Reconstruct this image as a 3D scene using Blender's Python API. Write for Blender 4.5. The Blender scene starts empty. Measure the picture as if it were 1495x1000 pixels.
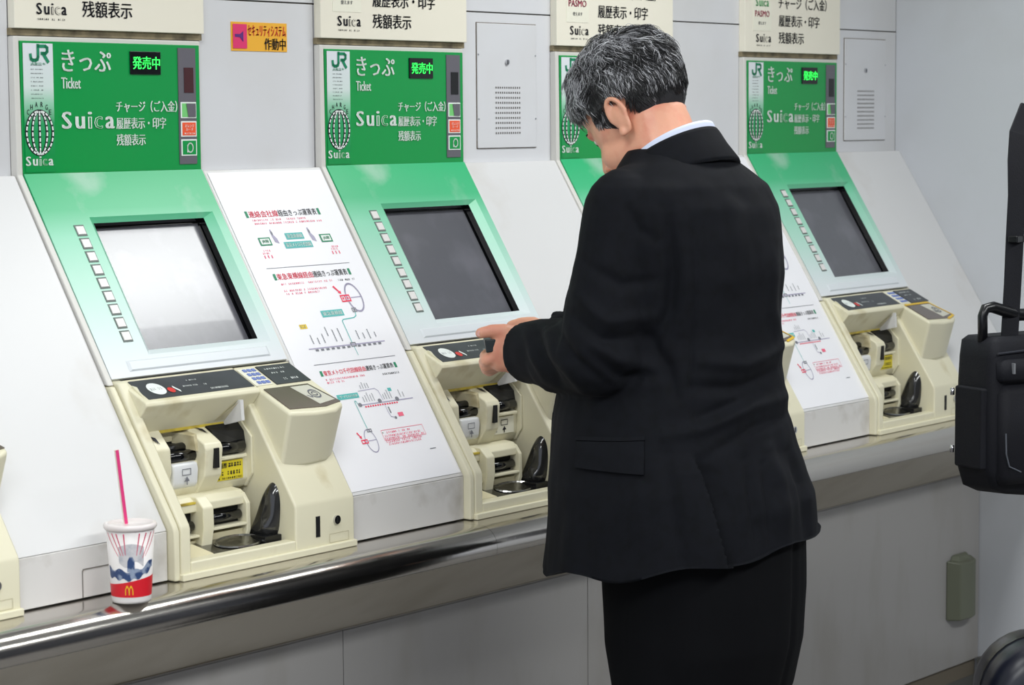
import bpy, bmesh, math, random
from mathutils import Vector, Matrix, noise
from mathutils.bvhtree import BVHTree
random.seed(7)
C = bpy.context.scene.collection
S = 1.15          # metres per drawing unit
FZ = .17          # height of the floor in drawing units
def W(x, y, z): return Vector((x*S, y*S, (z-FZ)*S))
SCN = bpy.context.scene

# ------------------------------------------------------------------ camera
yaw, pitch, roll = math.radians(51.145), math.radians(5.315), math.radians(.406)
fwd = Vector((math.sin(yaw)*math.cos(pitch), math.cos(yaw)*math.cos(pitch), -math.sin(pitch)))
rt = Vector((math.cos(yaw), -math.sin(yaw), 0)); dn = fwd.cross(rt)
rr = rt*math.cos(roll)+dn*math.sin(roll); dd = dn*math.cos(roll)-rt*math.sin(roll)
cd = bpy.data.cameras.new('camera'); cam = bpy.data.objects.new('camera', cd); C.objects.link(cam)
cd.sensor_width = 36; cd.lens = 3485/1495*36; cd.clip_start = .05
cd.dof.use_dof = True; cd.dof.focus_distance = 4.5; cd.dof.aperture_fstop = 9
cam.matrix_world = Matrix.Translation(W(-2.337, -2.825, 1.5)) @ Matrix((rr, -dd, -fwd)).transposed().to_4x4()
SCN.camera = cam
# ------------------------------------------------------------------ light
wd = bpy.data.worlds.new('station_hall'); SCN.world = wd; wd.use_nodes = True
wd.node_tree.nodes['Background'].inputs[0].default_value = (.80, .86, 1, 1)
wd.node_tree.nodes['Background'].inputs[1].default_value = .68
def area(name, loc, sx, sy, power, rot=(0, 0, 0), col=(.98, 1, .995)):
    l = bpy.data.lights.new(name, 'AREA'); l.shape = 'RECTANGLE'; l.size = sx*S; l.size_y = sy*S
    l.energy = power; l.color = col
    o = bpy.data.objects.new(name, l); C.objects.link(o); o.location = W(*loc); o.rotation_euler = rot
    return o
area('ceiling_lamp', (1.36, -.80, 2.44), .85, .26, 15)
area('ceiling_lamp', (-.45, -.80, 2.44), .85, .26, 9.5)
area('ceiling_lamp', (-1.9, -1.6, 2.44), 1.6, .30, 30)
area('ceiling_lamp', (.2, -2.6, 2.44), 3.2, .30, 74)
area('ceiling_lamp', (3.1, -2.2, 2.44), 1.4, .30, 9)
SCN.view_settings.view_transform = 'Standard'; SCN.view_settings.look = 'None'
SCN.view_settings.exposure = .39; SCN.view_settings.gamma = 1; SCN.view_settings.use_curve_mapping = False

# ------------------------------------------------------------------ materials
def lin(c):
    return tuple(((v/255)/12.92 if v/255 <= .04045 else ((v/255+.055)/1.055)**2.4) for v in c)+(1,)
MATS = {}
def mat(name, col, rough=.5, metal=0, col2=None, nscale=6, lo=.45, hi=.75, bump=0, bscale=60, emit=0, spec=.5,
        grad=None, coat=0, sheen=0, trans=0, stretch=None, attr=None):
    if name in MATS: return MATS[name]
    m = bpy.data.materials.new(name); m.use_nodes = True; nt = m.node_tree; N = nt.nodes; L = nt.links
    b = N['Principled BSDF']
    b.inputs['Base Color'].default_value = lin(col); b.inputs['Roughness'].default_value = rough
    b.inputs['Metallic'].default_value = metal; b.inputs['Specular IOR Level'].default_value = spec
    b.inputs['Coat Weight'].default_value = coat; b.inputs['Sheen Weight'].default_value = sheen
    b.inputs['Transmission Weight'].default_value = trans
    tc = N.new('ShaderNodeTexCoord'); src = tc.outputs['Object']
    if stretch:
        mp = N.new('ShaderNodeMapping'); mp.inputs['Scale'].default_value = stretch
        L.new(src, mp.inputs[0]); src = mp.outputs[0]
    colout = None
    if grad:   # printed gradient along object z: list of (z, colour)
        sx = N.new('ShaderNodeSeparateXYZ'); L.new(tc.outputs['Object'], sx.inputs[0])
        z0, z1 = grad[0][0], grad[-1][0]
        mr = N.new('ShaderNodeMapRange'); mr.inputs[1].default_value = z0; mr.inputs[2].default_value = z1
        L.new(sx.outputs[2], mr.inputs[0]); cr = N.new('ShaderNodeValToRGB'); L.new(mr.outputs[0], cr.inputs[0])
        el = cr.color_ramp.elements
        while len(el) < len(grad): el.new(.5)
        for i, (z, c) in enumerate(grad): el[i].position = (z-z0)/(z1-z0); el[i].color = lin(c)
        colout = cr.outputs[0]
    if col2:
        n = N.new('ShaderNodeTexNoise'); n.inputs['Scale'].default_value = nscale; n.inputs['Detail'].default_value = 6
        L.new(src, n.inputs[0]); mr = N.new('ShaderNodeMapRange')
        mr.inputs[1].default_value = lo; mr.inputs[2].default_value = hi; L.new(n.outputs[0], mr.inputs[0])
        mx = N.new('ShaderNodeMix'); mx.data_type = 'RGBA'; L.new(mr.outputs[0], mx.inputs[0])
        mx.inputs[6].default_value = lin(col); mx.inputs[7].default_value = lin(col2)
        if colout: L.new(colout, mx.inputs[6])
        colout = mx.outputs[2]
    if attr:
        a = N.new('ShaderNodeAttribute'); a.attribute_name = attr; colout = a.outputs[0]
    if colout: L.new(colout, b.inputs['Base Color'])
    if bump:
        n = N.new('ShaderNodeTexNoise'); n.inputs['Scale'].default_value = bscale; n.inputs['Detail'].default_value = 3
        L.new(src, n.inputs[0]); bp = N.new('ShaderNodeBump'); bp.inputs[0].default_value = bump
        bp.inputs[1].default_value = .01; L.new(n.outputs[0], bp.inputs['Height']); L.new(bp.outputs[0], b.inputs['Normal'])
    if emit:
        b.inputs['Emission Color'].default_value = lin(col); b.inputs['Emission Strength'].default_value = emit
    MATS[name] = m; return m
WALLM = mat('painted_wall', (214, 215, 218), .55, col2=(206, 206, 206), nscale=3)
WALLR = mat('painted_side_wall', (200, 203, 208), .6, col2=(192, 194, 196), nscale=3)
LOWM = mat('lower_wall_panel', (172, 170, 168), .35, col2=(158, 154, 148), nscale=4, lo=.5, hi=.8, stretch=(2, 2, .6))
SEAM = mat('seam_shadow_gap', (120, 112, 98), .8)
WHITE = mat('white_enamel', (216, 216, 216), .36, col2=(184, 174, 162), nscale=3.6, lo=.54, hi=.9)
SIDEW = mat('worn_white_enamel', (222, 220, 217), .45, col2=(176, 170, 160), nscale=9, lo=.58, hi=.8)
IVORY = mat('ivory_plastic', (226, 221, 194), .4, col2=(190, 176, 132), nscale=11, lo=.60, hi=.84)
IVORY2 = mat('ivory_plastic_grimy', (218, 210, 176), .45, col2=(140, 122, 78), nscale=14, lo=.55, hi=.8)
CREAM = mat('ivory_sign_board', (236, 231, 214), .35)
PALE = mat('pale_label', (236, 234, 216), .4)
FRAME = mat('white_frame', (214, 212, 206), .4)
FRAMEG = mat('grey_edge', (150, 150, 150), .45)
GREEN = mat('green_sign', (0, 150, 70), .3)
GRADC = mat('green_white_print', (255, 255, 255), .3, grad=[(1.423*0, (4, 146, 72)), (1, (4, 146, 72))]) if 0 else None
BLACK = mat('black_plastic', (16, 17, 20), .3)
BLACKG = mat('black_gloss', (10, 11, 14), .12)
HOLE = mat('dark_slot', (6, 6, 8), .6)
PANELB = mat('charcoal_panel', (52, 56, 62), .35, col2=(34, 40, 42), nscale=12)
GREYS = mat('grey_strip', (100, 98, 106), .4)
WPRINT = mat('white_print', (232, 238, 234), .5)
GPRINT = mat('green_print', (0, 134, 92), .5)
KPRINT = mat('black_print', (22, 24, 36), .5)
GRPRINT = mat('grey_print', (120, 122, 130), .5)
LGPRINT = mat('light_grey_print', (170, 165, 190), .5)
RPRINT = mat('red_print', (236, 50, 88), .5)
RPALE = mat('pale_red_print', (238, 104, 132), .5)
TPRINT = mat('teal_print', (84, 184, 180), .5)
YPRINT = mat('yellow_print', (226, 196, 40), .5)
OPRINT = mat('orange_card', (240, 92, 52), .4)
BPRINT = mat('blue_key', (112, 132, 196), .45)
LED = mat('green_led', (50, 235, 90), .5, emit=1.1)
SCREEN = mat('screen_glass', (84, 85, 92), .28, coat=.16, col2=(100, 100, 108), nscale=14, lo=.5, hi=.75, spec=.9)
CHROME = mat('chrome', (205, 205, 208), .18, 1)
STEEL = mat('brushed_steel', (198, 194, 188), .17, 1, bump=.02, bscale=30)
STEEL2 = mat('dull_steel', (204, 197, 182), .42, .3, col2=(186, 178, 160), nscale=5)
TRAYM = mat('tray_steel', (150, 150, 148), .22, 1, bump=.05, bscale=40)
SMOKE = mat('smoky_plastic', (44, 44, 44), .12, spec=.8)
REDW = mat('red_window', (70, 34, 38), .25)
BTN = mat('white_button', (222, 219, 217), .35)
YEDGE = mat('yellow_tape', (206, 184, 70), .5, col2=(150, 130, 60), nscale=40)
STICKY = mat('orange_yellow_sticker', (240, 178, 52), .4)
PINK = mat('magenta_print', (224, 52, 110), .4)
PURP = mat('purple_print', (92, 40, 120), .4)
PAPER = mat('white_poster_film', (240, 240, 244), .32)
KHAKI = mat('grey_green_plastic', (112, 116, 98), .4)
FLOORM = mat('floor_tiles', (128, 126, 124), .3, col2=(110, 108, 106), nscale=5)
CEILM = mat('ceiling_panels', (200, 200, 200), .8)
BASEM = mat('grey_baseboard', (104, 104, 100), .5)

# ------------------------------------------------------------------ mesh helpers
class MB:
    def __init__(s): s.v = []; s.f = []
    def add(s, vs, fs):
        n = len(s.v); s.v += [tuple(p) for p in vs]; s.f += [tuple(i+n for i in f) for f in fs]; return s
    def box(s, x0, x1, y0, y1, z0, z1):
        return s.add([(x, y, z) for z in (z0, z1) for y in (y0, y1) for x in (x0, x1)],
                     [(0, 2, 3, 1), (4, 5, 7, 6), (0, 1, 5, 4), (2, 6, 7, 3), (0, 4, 6, 2), (1, 3, 7, 5)])
    def prism(s, prof, x0, x1):
        n = len(prof)
        return s.add([(x0, y, z) for y, z in prof]+[(x1, y, z) for y, z in prof],
                     [tuple(range(n))[::-1], tuple(range(n, 2*n))]+[(i, (i+1) % n, (i+1) % n+n, i+n) for i in range(n)])
    def hexa(s, a, b):   # two matching loops
        n = len(a)
        return s.add(list(a)+list(b), [tuple(range(n))[::-1], tuple(range(n, 2*n))]+[(i, (i+1) % n, (i+1) % n+n, i+n) for i in range(n)])
    def tube(s, pts, r, seg=8, caps=True, flat=None):
        pts = [Vector(p) for p in pts]; rs = r if isinstance(r, (list, tuple)) else [r]*len(pts)
        n0 = len(s.v); up = None
        for i, p in enumerate(pts):
            t = (pts[min(i+1, len(pts)-1)]-pts[max(i-1, 0)]).normalized()
            if up is None: up = t.orthogonal().normalized()
            up = (up-t*up.dot(t)).normalized(); w = t.cross(up)
            for k in range(seg):
                a = 2*math.pi*k/seg; s.v.append(tuple(p+(up*math.cos(a)+w*math.sin(a))*rs[i]))
        for i in range(len(pts)-1):
            for k in range(seg):
                a = n0+i*seg+k; b = n0+i*seg+(k+1) % seg; s.f.append((a, b, b+seg, a+seg))
        if caps:
            s.f.append(tuple(n0+k for k in range(seg))[::-1]); s.f.append(tuple(n0+(len(pts)-1)*seg+k for k in range(seg)))
        return s
    def lathe(s, prof, cx, cy, seg=32):
        n0 = len(s.v)
        for r, z in prof:
            for k in range(seg):
                a = 2*math.pi*k/seg; s.v.append((cx+r*math.cos(a), cy+r*math.sin(a), z))
        for i in range(len(prof)-1):
            for k in range(seg):
                a = n0+i*seg+k; b = n0+i*seg+(k+1) % seg; s.f.append((a, b, b+seg, a+seg))
        s.f.append(tuple(n0+k for k in range(seg))[::-1]); s.f.append(tuple(n0+(len(prof)-1)*seg+k for k in range(seg)))
        return s
class Plane:   # drawing on a flat surface: p(u, v) with u along x and v given as height z
    def __init__(s, o, eu, ev, n): s.o, s.eu, s.ev, s.n = Vector(o), Vector(eu), Vector(ev), Vector(n)
    def p(s, u, v, h=0): return s.o+s.eu*u+s.ev*v+s.n*h
FLAT = lambda y, h=.0008: Plane((0, y, 0), (1, 0, 0), (0, 0, 1), (0, -1, 0))
KS = .315/.506; NL = math.hypot(1, KS)
SLOPE = Plane((0, -1.423*KS, 0), (1, 0, 0), (0, KS, 1), (0, -1/NL, KS/NL))
KT = .124/.063; NT = math.hypot(1, KT)
TOPP = Plane((0, -.188-1.124*KT, 0), (1, 0, 0), (0, KT, 1), (0, -1/NT, KT/NT))
class Draw(MB):   # flat print on a Plane, a hair above it
    def __init__(s, pl, h=.0009): super().__init__(); s.pl = pl; s.h = h
    def poly(s, pts): s.add([s.pl.p(u, v, s.h) for u, v in pts], [tuple(range(len(pts)))]); return s
    def rect(s, u0, u1, v0, v1): return s.poly([(u0, v0), (u1, v0), (u1, v1), (u0, v1)])
    def frame(s, u0, u1, v0, v1, w, wv=None):
        wv = wv or w
        s.rect(u0, u1, v0, v0+wv); s.rect(u0, u1, v1-wv, v1); s.rect(u0, u0+w, v0+wv, v1-wv); s.rect(u1-w, u1, v0+wv, v1-wv); return s
    def stroke(s, pts, w):
        for i in range(len(pts)-1):
            (a, b), (c, d) = pts[i], pts[i+1]; l = math.hypot(c-a, d-b) or 1e-9
            tx, ty = (c-a)/l*w*.3, (d-b)/l*w*.3; nx, ny = -(d-b)/l*w/2, (c-a)/l*w/2
            s.poly([(a-tx-nx, b-ty-ny), (c+tx-nx, d+ty-ny), (c+tx+nx, d+ty+ny), (a-tx+nx, b-ty+ny)])
        return s
    def ell(s, cx, cy, rx, ry, n=20): return s.poly([(cx+rx*math.cos(2*math.pi*i/n), cy+ry*math.sin(2*math.pi*i/n)) for i in range(n)])
    def ring(s, cx, cy, rx, ry, w, n=28, a0=0, a1=1, slant=0):
        s.stroke([(cx+rx*math.cos(2*math.pi*(a0+(a1-a0)*i/n))+slant*ry*math.sin(2*math.pi*(a0+(a1-a0)*i/n)),
                   cy+ry*math.sin(2*math.pi*(a0+(a1-a0)*i/n))) for i in range(n+1)], w); return s
    def text(s, t, u0, u1, v0, v1, off=0, bold=1):
        vs, fs, (bx0, bx1, by0, by1) = glyphs(t, off)
        q = []; k = (v1-v0)*.022*bold
        if off == 0 and bold:
            for du in (-k, k): s.text(t, u0+du, u1+du, v0, v1, 0, 0)
            return s
        for x, y in vs:
            x = (x-bx0)/(bx1-bx0); y = (y-by0)/(by1-by0); q.append(s.pl.p(u0+(u1-u0)*x, v0+(v1-v0)*y, s.h))
        s.add(q, fs); return s
    def scrib(s, u0, u1, v0, v1, pitch=None, seed=1):   # rows too small to read in the photo: short marks
        rg = random.Random(seed+int(u0*1e4)); p = pitch or (v1-v0)*.9; u = u0
        while u < u1-p*.3:
            w = p*rg.uniform(.45, .95)
            if rg.random() < .9:
                m = rg.uniform(.1, .35)*(v1-v0)
                s.rect(u, u+w*.85, v0+rg.uniform(0, .2)*(v1-v0), v0+m+.18*(v1-v0)); s.rect(u+w*.1, u+w*.8, v1-m-.1*(v1-v0), v1)
                if rg.random() < .7: s.rect(u+w*.35, u+w*.55, v0, v1)
            u += p
        return s
GC = {}
def glyphs(t, off=0):
    k = (t, off)
    if k not in GC:
        c = bpy.data.curves.new('t', 'FONT'); c.body = t; c.resolution_u = 2; c.offset = off
        o = bpy.data.objects.new('t', c); C.objects.link(o); bpy.context.view_layer.update()
        m = bpy.data.meshes.new_from_object(o.evaluated_get(bpy.context.evaluated_depsgraph_get()))
        vs = [(v.co.x, v.co.y) for v in m.vertices]; fs = [tuple(p.vertices) for p in m.polygons]
        bpy.data.objects.remove(o); bpy.data.curves.remove(c); bpy.data.meshes.remove(m)
        if off:
            bb = glyphs(t)[2]
        else:
            xs = [v[0] for v in vs]; ys = [v[1] for v in vs]; bb = (min(xs), max(xs), min(ys), max(ys))
        GC[k] = (vs, fs, bb)
    return GC[k]

CUR = [Vector((0, 0, 0))]     # origin of the thing being built, drawing units
def link_mesh(name, vs, fs, m, parent=None, smooth=False, bevel=0, seg=2, props=None):
    o0 = CUR[0]
    me = bpy.data.meshes.new(name)
    me.from_pydata([((x-o0.x)*S, (y-o0.y)*S, (z-o0.z)*S) for x, y, z in vs], [], fs); me.update()
    bm = bmesh.new(); bm.from_mesh(me)
    if not isinstance(smooth, str): bmesh.ops.recalc_face_normals(bm, faces=bm.faces)
    bm.to_mesh(me); bm.free()
    if smooth:
        for p in me.polygons: p.use_smooth = True
    me.materials.append(m)
    o = bpy.data.objects.new(name, me); C.objects.link(o)
    if parent is not None: o.parent = parent
    else: o.location = W(*o0)
    if bevel:
        b = o.modifiers.new('bevel', 'BEVEL'); b.width = bevel*S; b.segments = seg; b.limit_method = 'ANGLE'; b.angle_limit = .5
        if not smooth:
            for p in me.polygons: p.use_smooth = True
            b.harden_normals = True
    for k, v in (props or {}).items(): o[k] = v
    return o
def part(name, mb, m, parent, smooth=False, bevel=0, label=None, **k):
    o = link_mesh(name, mb.v, mb.f, m, parent, smooth, bevel)
    if label: o['label'] = label
    for a, b in k.items(): o[a] = b
    return o
def thing(name, label, cat, org, group=None):
    CUR[0] = Vector(org); o = bpy.data.objects.new(name, None); C.objects.link(o); o.location = W(*org)
    o.empty_display_size = .05; o['label'] = label; o['category'] = cat
    if group: o['group'] = group
    return o
def tag(o, label, cat, group=None):
    o['label'] = label; o['category'] = cat
    if group: o['group'] = group
    return o
def struct(name, mb, m, **k):
    CUR[0] = Vector((0, 0, 0)); CUR[0] = Vector((sum(v[0] for v in mb.v)/len(mb.v), sum(v[1] for v in mb.v)/len(mb.v), min(v[2] for v in mb.v)))
    o = link_mesh(name, mb.v, mb.f, m, None, **k); o['kind'] = 'structure'; return o
def copy_tree(o, parent=None):
    c = o.copy(); C.objects.link(c)
    if parent is not None: c.parent = parent
    for ch in [x for x in list(bpy.data.objects) if x.parent == o]: copy_tree(ch, c)
    return c
def kids(o): return [x for x in bpy.data.objects if x.parent == o]

# ------------------------------------------------------------------ setting
P = .66; CT = .844     # machine pitch, counter height
struct('floor', MB().box(-4, 5, -5, .1, FZ-.05, FZ), FLOORM)
struct('ceiling', MB().box(-3.2, 4.6, -4.6, .1, 2.46, 2.5), CEILM)
XR = 2.63
struct('wall_dark_reflection', MB().box(-3.2, 4.6, -4.6, -4.5, FZ, 2.459), mat('added_dark_wall', (62, 64, 70), .5))  # unseen dark wall, added so the counter nosing reflects a black band
struct('door_1', MB().box(-1.6, -.6, -4.5, -4.48, FZ, 2.0), mat('hall_door', (96, 100, 106), .4))
# upper wall: a backing and enamelled panels with shadow gaps between them
wb = struct('wall_back', MB().box(-2.4, XR+.1, .02, .1, FZ, 2.46), SEAM)
edges = [-1.9, -1.32-.012]
pan = []
for m in range(-2, 4):
    pan.append((m*P+.381, (m+1)*P-.010)); pan.append((m*P-.008, m*P+.379))
for x0, x1 in pan:
    x1 = min(x1, XR)
    for z0, z1 in ((1.38, 1.699), (1.7015, 2.459)):
        part('panel', MB().box(x0+.001, x1-.001, .012, .022, z0, z1), WALLM, wb, bevel=.0006)
wr = struct('wall_right', MB().box(XR, XR+.1, -2.2, .012, FZ, 2.459), WALLR)
lw = struct('wall_lower', MB().box(-2.4, XR-.002, -.212, .0, FZ, .678), SEAM)
for x0, x1 in ((-2.4, -.20), (-.198, .454), (.456, 1.112), (1.114, 1.77), (1.7708, XR-.002)):
    part('panel', MB().box(x0, x1, -.22, -.21, .24, .6785), LOWM, lw, bevel=.0006)
struct('baseboard_front', MB().box(-2.4, XR-.004, -.205, -.19, FZ, .238).box(-2.4, XR-.004, -.214, -.2, FZ, .20), BASEM)
struct('baseboard_right', MB().box(XR-.012, XR+.01, -2.2, -.222, FZ, .243), BASEM, bevel=.002)

# counter: steel worktop with rounded nosing and an inclined apron
ct = thing('counter', 'long polished steel counter ledge running under all the ticket machines', 'counter', (.3, -.3, .68))
nose = [(-.02, CT-.001), (-.36, CT-.001)]+[(-.371-.034*math.sin(a), .811+.032*math.cos(a)) for a in [i*math.pi/2/10 for i in range(11)]]
nose += [(-.405, .803), (-.4035, .799), (-.399, .7965), (-.35, .796), (-.02, .80)]
part('worktop', MB().prism(nose, -2.4, .625), STEEL, ct, smooth=False)
part('worktop', MB().prism(nose, .6257, XR-.001), STEEL, ct)
part('apron', MB().prism([(-.392, .797), (-.224, .684), (-.2205, .684), (-.2205, .797)], -2.4, XR-.001), STEEL2, ct)
part('edge_strip', MB().prism([(-.227, .684), (-.2205, .679), (-.2201, .690)], -2.4, XR-.001), STEEL, ct)
for o in kids(ct):
    if o.name.startswith('worktop'):
        for p in o.data.polygons: p.use_smooth = True
        o.data.set_sharp_from_angle(angle=.6)

# ------------------------------------------------------------------ ticket machine
def suica(d, g, u0, u1, v0, v1, dk=None):
    """the wordmark: S u solid, i c hollow, a solid"""
    w = (u1-u0); d.text('S', u0, u0+w*.17, v0, v1, 0, 2); x = v0+(v1-v0)*.72
    d.text('u', u0+w*.26, u0+w*.42, v0, x, 0, 3); d.text('i', u0+w*.50, u0+w*.56, v0, v1, 0, 2); d.text('c', u0+w*.62, u0+w*.77, v0, x, 0, 2)
    d.text('a', u0+w*.84, u1, v0, x, 0, 3)
    if g is not None:
        t = w*.012
        g.rect(u0+w*.515, u0+w*.545, v0+t, v0+(v1-v0)*.66)
        g.text('c', u0+w*.62, u0+w*.77, v0, x, -.012)
def make_machine():
    t = thing('ticket_machine', 'm', 'ticket machine', (.18, -.2, CT))
    o = CUR[0]
    # upper sign
    sf = part('sign_frame', MB().box(-.011, .373, .001, .0119, 1.4235, 1.631), FRAME, t, bevel=.002)
    sp = part('sign_panel', MB().box(0, .367, -.003, .002, 1.4245, 1.624), GREEN, t, bevel=.001)
    F = FLAT(-.003); F2 = FLAT(-.0038)
    zz = lambda z: (z-o.z)*S
    gm = mat('printed_fade', (255, 255, 255), .3, grad=[(zz(1.45), (4, 146, 72)), (zz(1.50), (40, 160, 98)), (zz(1.53), (150, 205, 175)), (zz(1.555), (212, 226, 222)), (zz(1.62), (222, 226, 232))])
    part('printed_band', Draw(F).rect(.004, .062, 1.427, 1.6205), gm, sp)
    w = Draw(F, .0016); g = Draw(F, .002)
    w.text('きっぷ', .079, .177, 1.579, 1.612); w.text('Ticket', .077, .115, 1.553, 1.570)
    suica(w, g, .077, .181, 1.492, 1.518)
    w.text('チャージ（ご入金）', .186, .315, 1.517, 1.535); w.text('履歴表示・印字', .186, .290, 1.491, 1.509); w.text('残額表示', .186, .246, 1.465, 1.483)
    suica(w, g, .005, .057, 1.437, 1.451)
    # globe: black hoops with white dashes
    k = Draw(F, .0014); gl = Draw(F, .0021)
    cx, cz, rx, rz = .0325, 1.4865, .0255, .0325
    for q in (-1, -.55, 0, .55, 1):
        pts = [(cx+q*rx*math.cos(a), cz+rz*math.sin(a)) for a in [(-.47+.94*i/22)*math.pi for i in range(23)]]
        k.stroke(pts, .0052)
        for i in range(0, 22, 2): gl.stroke(pts[i:i+2], .0027)
    for i, ch in enumerate('CHARGE'):
        a = math.radians(152-24.8*i); ux, uz = .0325+.0240*math.cos(a), 1.5060+.0225*math.sin(a)
        k.text(ch, ux-.0022, ux+.0022, uz-.003, uz+.0048, 0, 1)
    for i in range(9): k.scrib(.018, .042, 1.587-i*.0062, 1.5885-i*.0062, .0022, i)
    for mb_, nm_, m_ in ((w, 'lettering', WPRINT), (g, 'hollow_letter_fill', GREEN), (k, 'globe_emblem', KPRINT), (gl, 'globe_dashes', WPRINT)): part(nm_, mb_, m_, sp)['kind'] = 'stuff'
    # railway logo
    j = Draw(F, .0016); X = lambda a: .017+a*.036; Z = lambda b: 1.593+b*.025
    j.stroke([(X(.44), Z(1)), (X(.44), Z(.3)), (X(.40), Z(.14)), (X(.3), Z(.08)), (X(.16), Z(.08)), (X(.06), Z(.16)), (X(.03), Z(.42))], .0052)
    j.stroke([(X(.44), Z(.93)), (X(.84), Z(.93)), (X(.94), Z(.84)), (X(.94), Z(.62)), (X(.84), Z(.5)), (X(.62), Z(.5))], .0050)
    j.stroke([(X(.70), Z(.5)), (X(.97), Z(.0))], .0056)
    j.text('JR東日本', .018, .047, 1.5872, 1.5918, 0, 0)
    part('railway_logo', j, GPRINT, sp)
    sd = part('status_display', MB().box(.217, .281, -.0055, -.0028, 1.576, 1.612), BLACKG, sp, bevel=.0008)
    part('status_text', Draw(FLAT(-.0055)).text('発売中', .221, .278, 1.584, 1.604), LED, sd)
    gs = part('side_strip', MB().box(.319, .357, -.0045, -.0028, 1.434, 1.619), GREYS, sp)
    part('sensor_window', MB().box(.331, .351, -.0055, -.0044, 1.548, 1.588), BLACK, gs)
    for z0, z1, m in ((1.508, 1.532, GPRINT), (1.4785, 1.5015, OPRINT), (1.448, 1.4725, GREEN)):
        b = part('card_badge', MB().box(.322, .356, -.0058, -.0044, z0-.001, z1+.001), WPRINT, gs, bevel=.0006)
        c = part('badge_face', MB().box(.3245, .3535, -.0062, -.0057, z0+.0012, z1-.0012), m, b)
        d = Draw(FLAT(-.0062))
        if z0 > 1.5:
            d2 = Draw(FLAT(-.0062)); d2.poly([(.337, z0+.0012), (.3535, z0+.0012), (.3535, z1-.0012), (.333, z1-.0012)])
            c.data.materials[0] = mat('light_green_badge', (120, 205, 120), .4); part('badge_print', d2, GREYS, b)
        elif z0 > 1.46:
            d.text('オレンジ', .329, .349, z0+.014, z0+.019); d.text('カード', .331, .347, z0+.0085, z0+.013); d.scrib(.328, .350, z0+.003, z0+.0055, .003)
            part('badge_print', d, WPRINT, b)
        else:
            d.stroke([(.334, z0+.005), (.334, z0+.016)], .002); d.ring(.340, z0+.012, .006, .0072, .0022); part('badge_print', d, WPRINT, b)
    # side trims following the slope
    part('side_trim', MB().prism([(.0119, 1.631), (-.002, 1.631), (-.004, 1.423), (-.196, 1.118), (-.185, 1.118), (.0119, 1.41)], -.0118, -.001), FRAME, t, bevel=.002, label='grey white upper edge trim')
    part('side_trim', MB().prism([(-.17, 1.117), (-.199, 1.117), (-.325, .925), (-.329, .915), (-.329, CT), (-.17, CT)], -.0118, -.001), IVORY, t, bevel=.003, label='ivory lower edge trim')
    part('side_trim', MB().prism([(.0119, 1.43), (-.0005, 1.423), (-.188, 1.124), (-.18, 1.11), (.0119, 1.4)], .3675, .3735), FRAME, t, bevel=.001)
    # sloping screen panel with recessed screen
    zz0, zz1 = 1.124, 1.4225
    sm = mat('fading_green_enamel', (255, 255, 255), .36, grad=[(zz(1.13), (222, 226, 230)), (zz(1.17), (208, 222, 222)), (zz(1.24), (176, 218, 202)), (zz(1.33), (130, 206, 172)), (zz(1.37), (66, 184, 128)), (zz(1.42), (48, 180, 118))], col2=(205, 214, 210), nscale=5, lo=.6, hi=.9)
    sc = (.099, .330, 1.1615, 1.349)      # opening
    so = (.090, .349, 1.153, 1.3555)      # outer chamfer
    q = MB(); p = SLOPE.p; H = .0045; D = -.016
    def loop(a, h): return [p(a[0], a[2], h), p(a[1], a[2], h), p(a[1], a[3], h), p(a[0], a[3], h)]
    full = (.0002, .3672, zz0+.0005, zz1)
    L0, L1, L2, L3 = loop(full, H), loop(so, H), loop(sc, H-.006), loop(full, -.004)
    def bridge(a, b):
        for i in range(4): q.add([a[i], a[(i+1) % 4], b[(i+1) % 4], b[i]], [(0, 1, 2, 3)])
    bridge(L0, L1); bridge(L1, L2); bridge(L3, L0)
    pn = part('screen_panel', q, sm, t)
    q = MB(); bridge(L2, loop(sc, D)); q2 = loop((sc[0]+.0005, sc[1]-.0005, sc[2]+.0005, sc[3]-.0005), D)
    bridge(loop(sc, D), loop((sc[0]+.003, sc[1]-.006, sc[2]+.0005, sc[3]-.004), D-.001))
    part('screen_bezel', q, BLACKG, pn)
    q = MB(); q.hexa(loop((sc[0]+.001, sc[1]-.004, sc[2], sc[3]-.002), D+.0003), loop((sc[0]+.001, sc[1]-.004, sc[2], sc[3]-.002), D-.008))
    part('screen', q, SCREEN, pn)
    q = MB(); q.hexa(loop((.04, .335, 1.132, 1.147), H+.0002), loop((.045, .33, 1.134, 1.145), H+.002))
    part('lower_ridge', q, mat('pale_ridge', (218, 224, 228), .35), pn)
    for i in range(9):
        z = 1.3365-i*.0194
        b = part('button_frame', MB().hexa(loop((.0520, .0712, z-.0082, z+.0082), H-.0005), loop((.0520, .0712, z-.0082, z+.0082), H+.0007)), mat('button_surround', (96, 108, 102), .5), pn)
        part('button', MB().hexa(loop((.0538, .0694, z-.0062, z+.0062), H), loop((.0541, .0691, z-.0058, z+.0058), H+.0018)), BTN, b)
    # dispenser body
    db = part('dispenser_body', MB().prism([(-.10, CT), (-.33, CT), (-.33, .918), (-.3275, .9245), (-.208, 1.112), (-.18, 1.118), (-.10, 1.118)], .236, .3672), IVORY, t, bevel=.004)
    part('top_housing', MB().prism([(-.188, 1.1235), (-.2465, 1.0945), (-.249, 1.089), (-.2455, 1.084), (-.211, 1.043), (-.18, 1.043)], .013, .247), IVORY, db, bevel=.002)
    part('side_cheek', MB().prism([(-.10, CT), (-.33, CT), (-.33, .918), (-.3275, .9245), (-.203, 1.1225), (-.188, 1.1235), (-.10, 1.1)], .0, .020), IVORY, db, bevel=.004)
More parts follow.
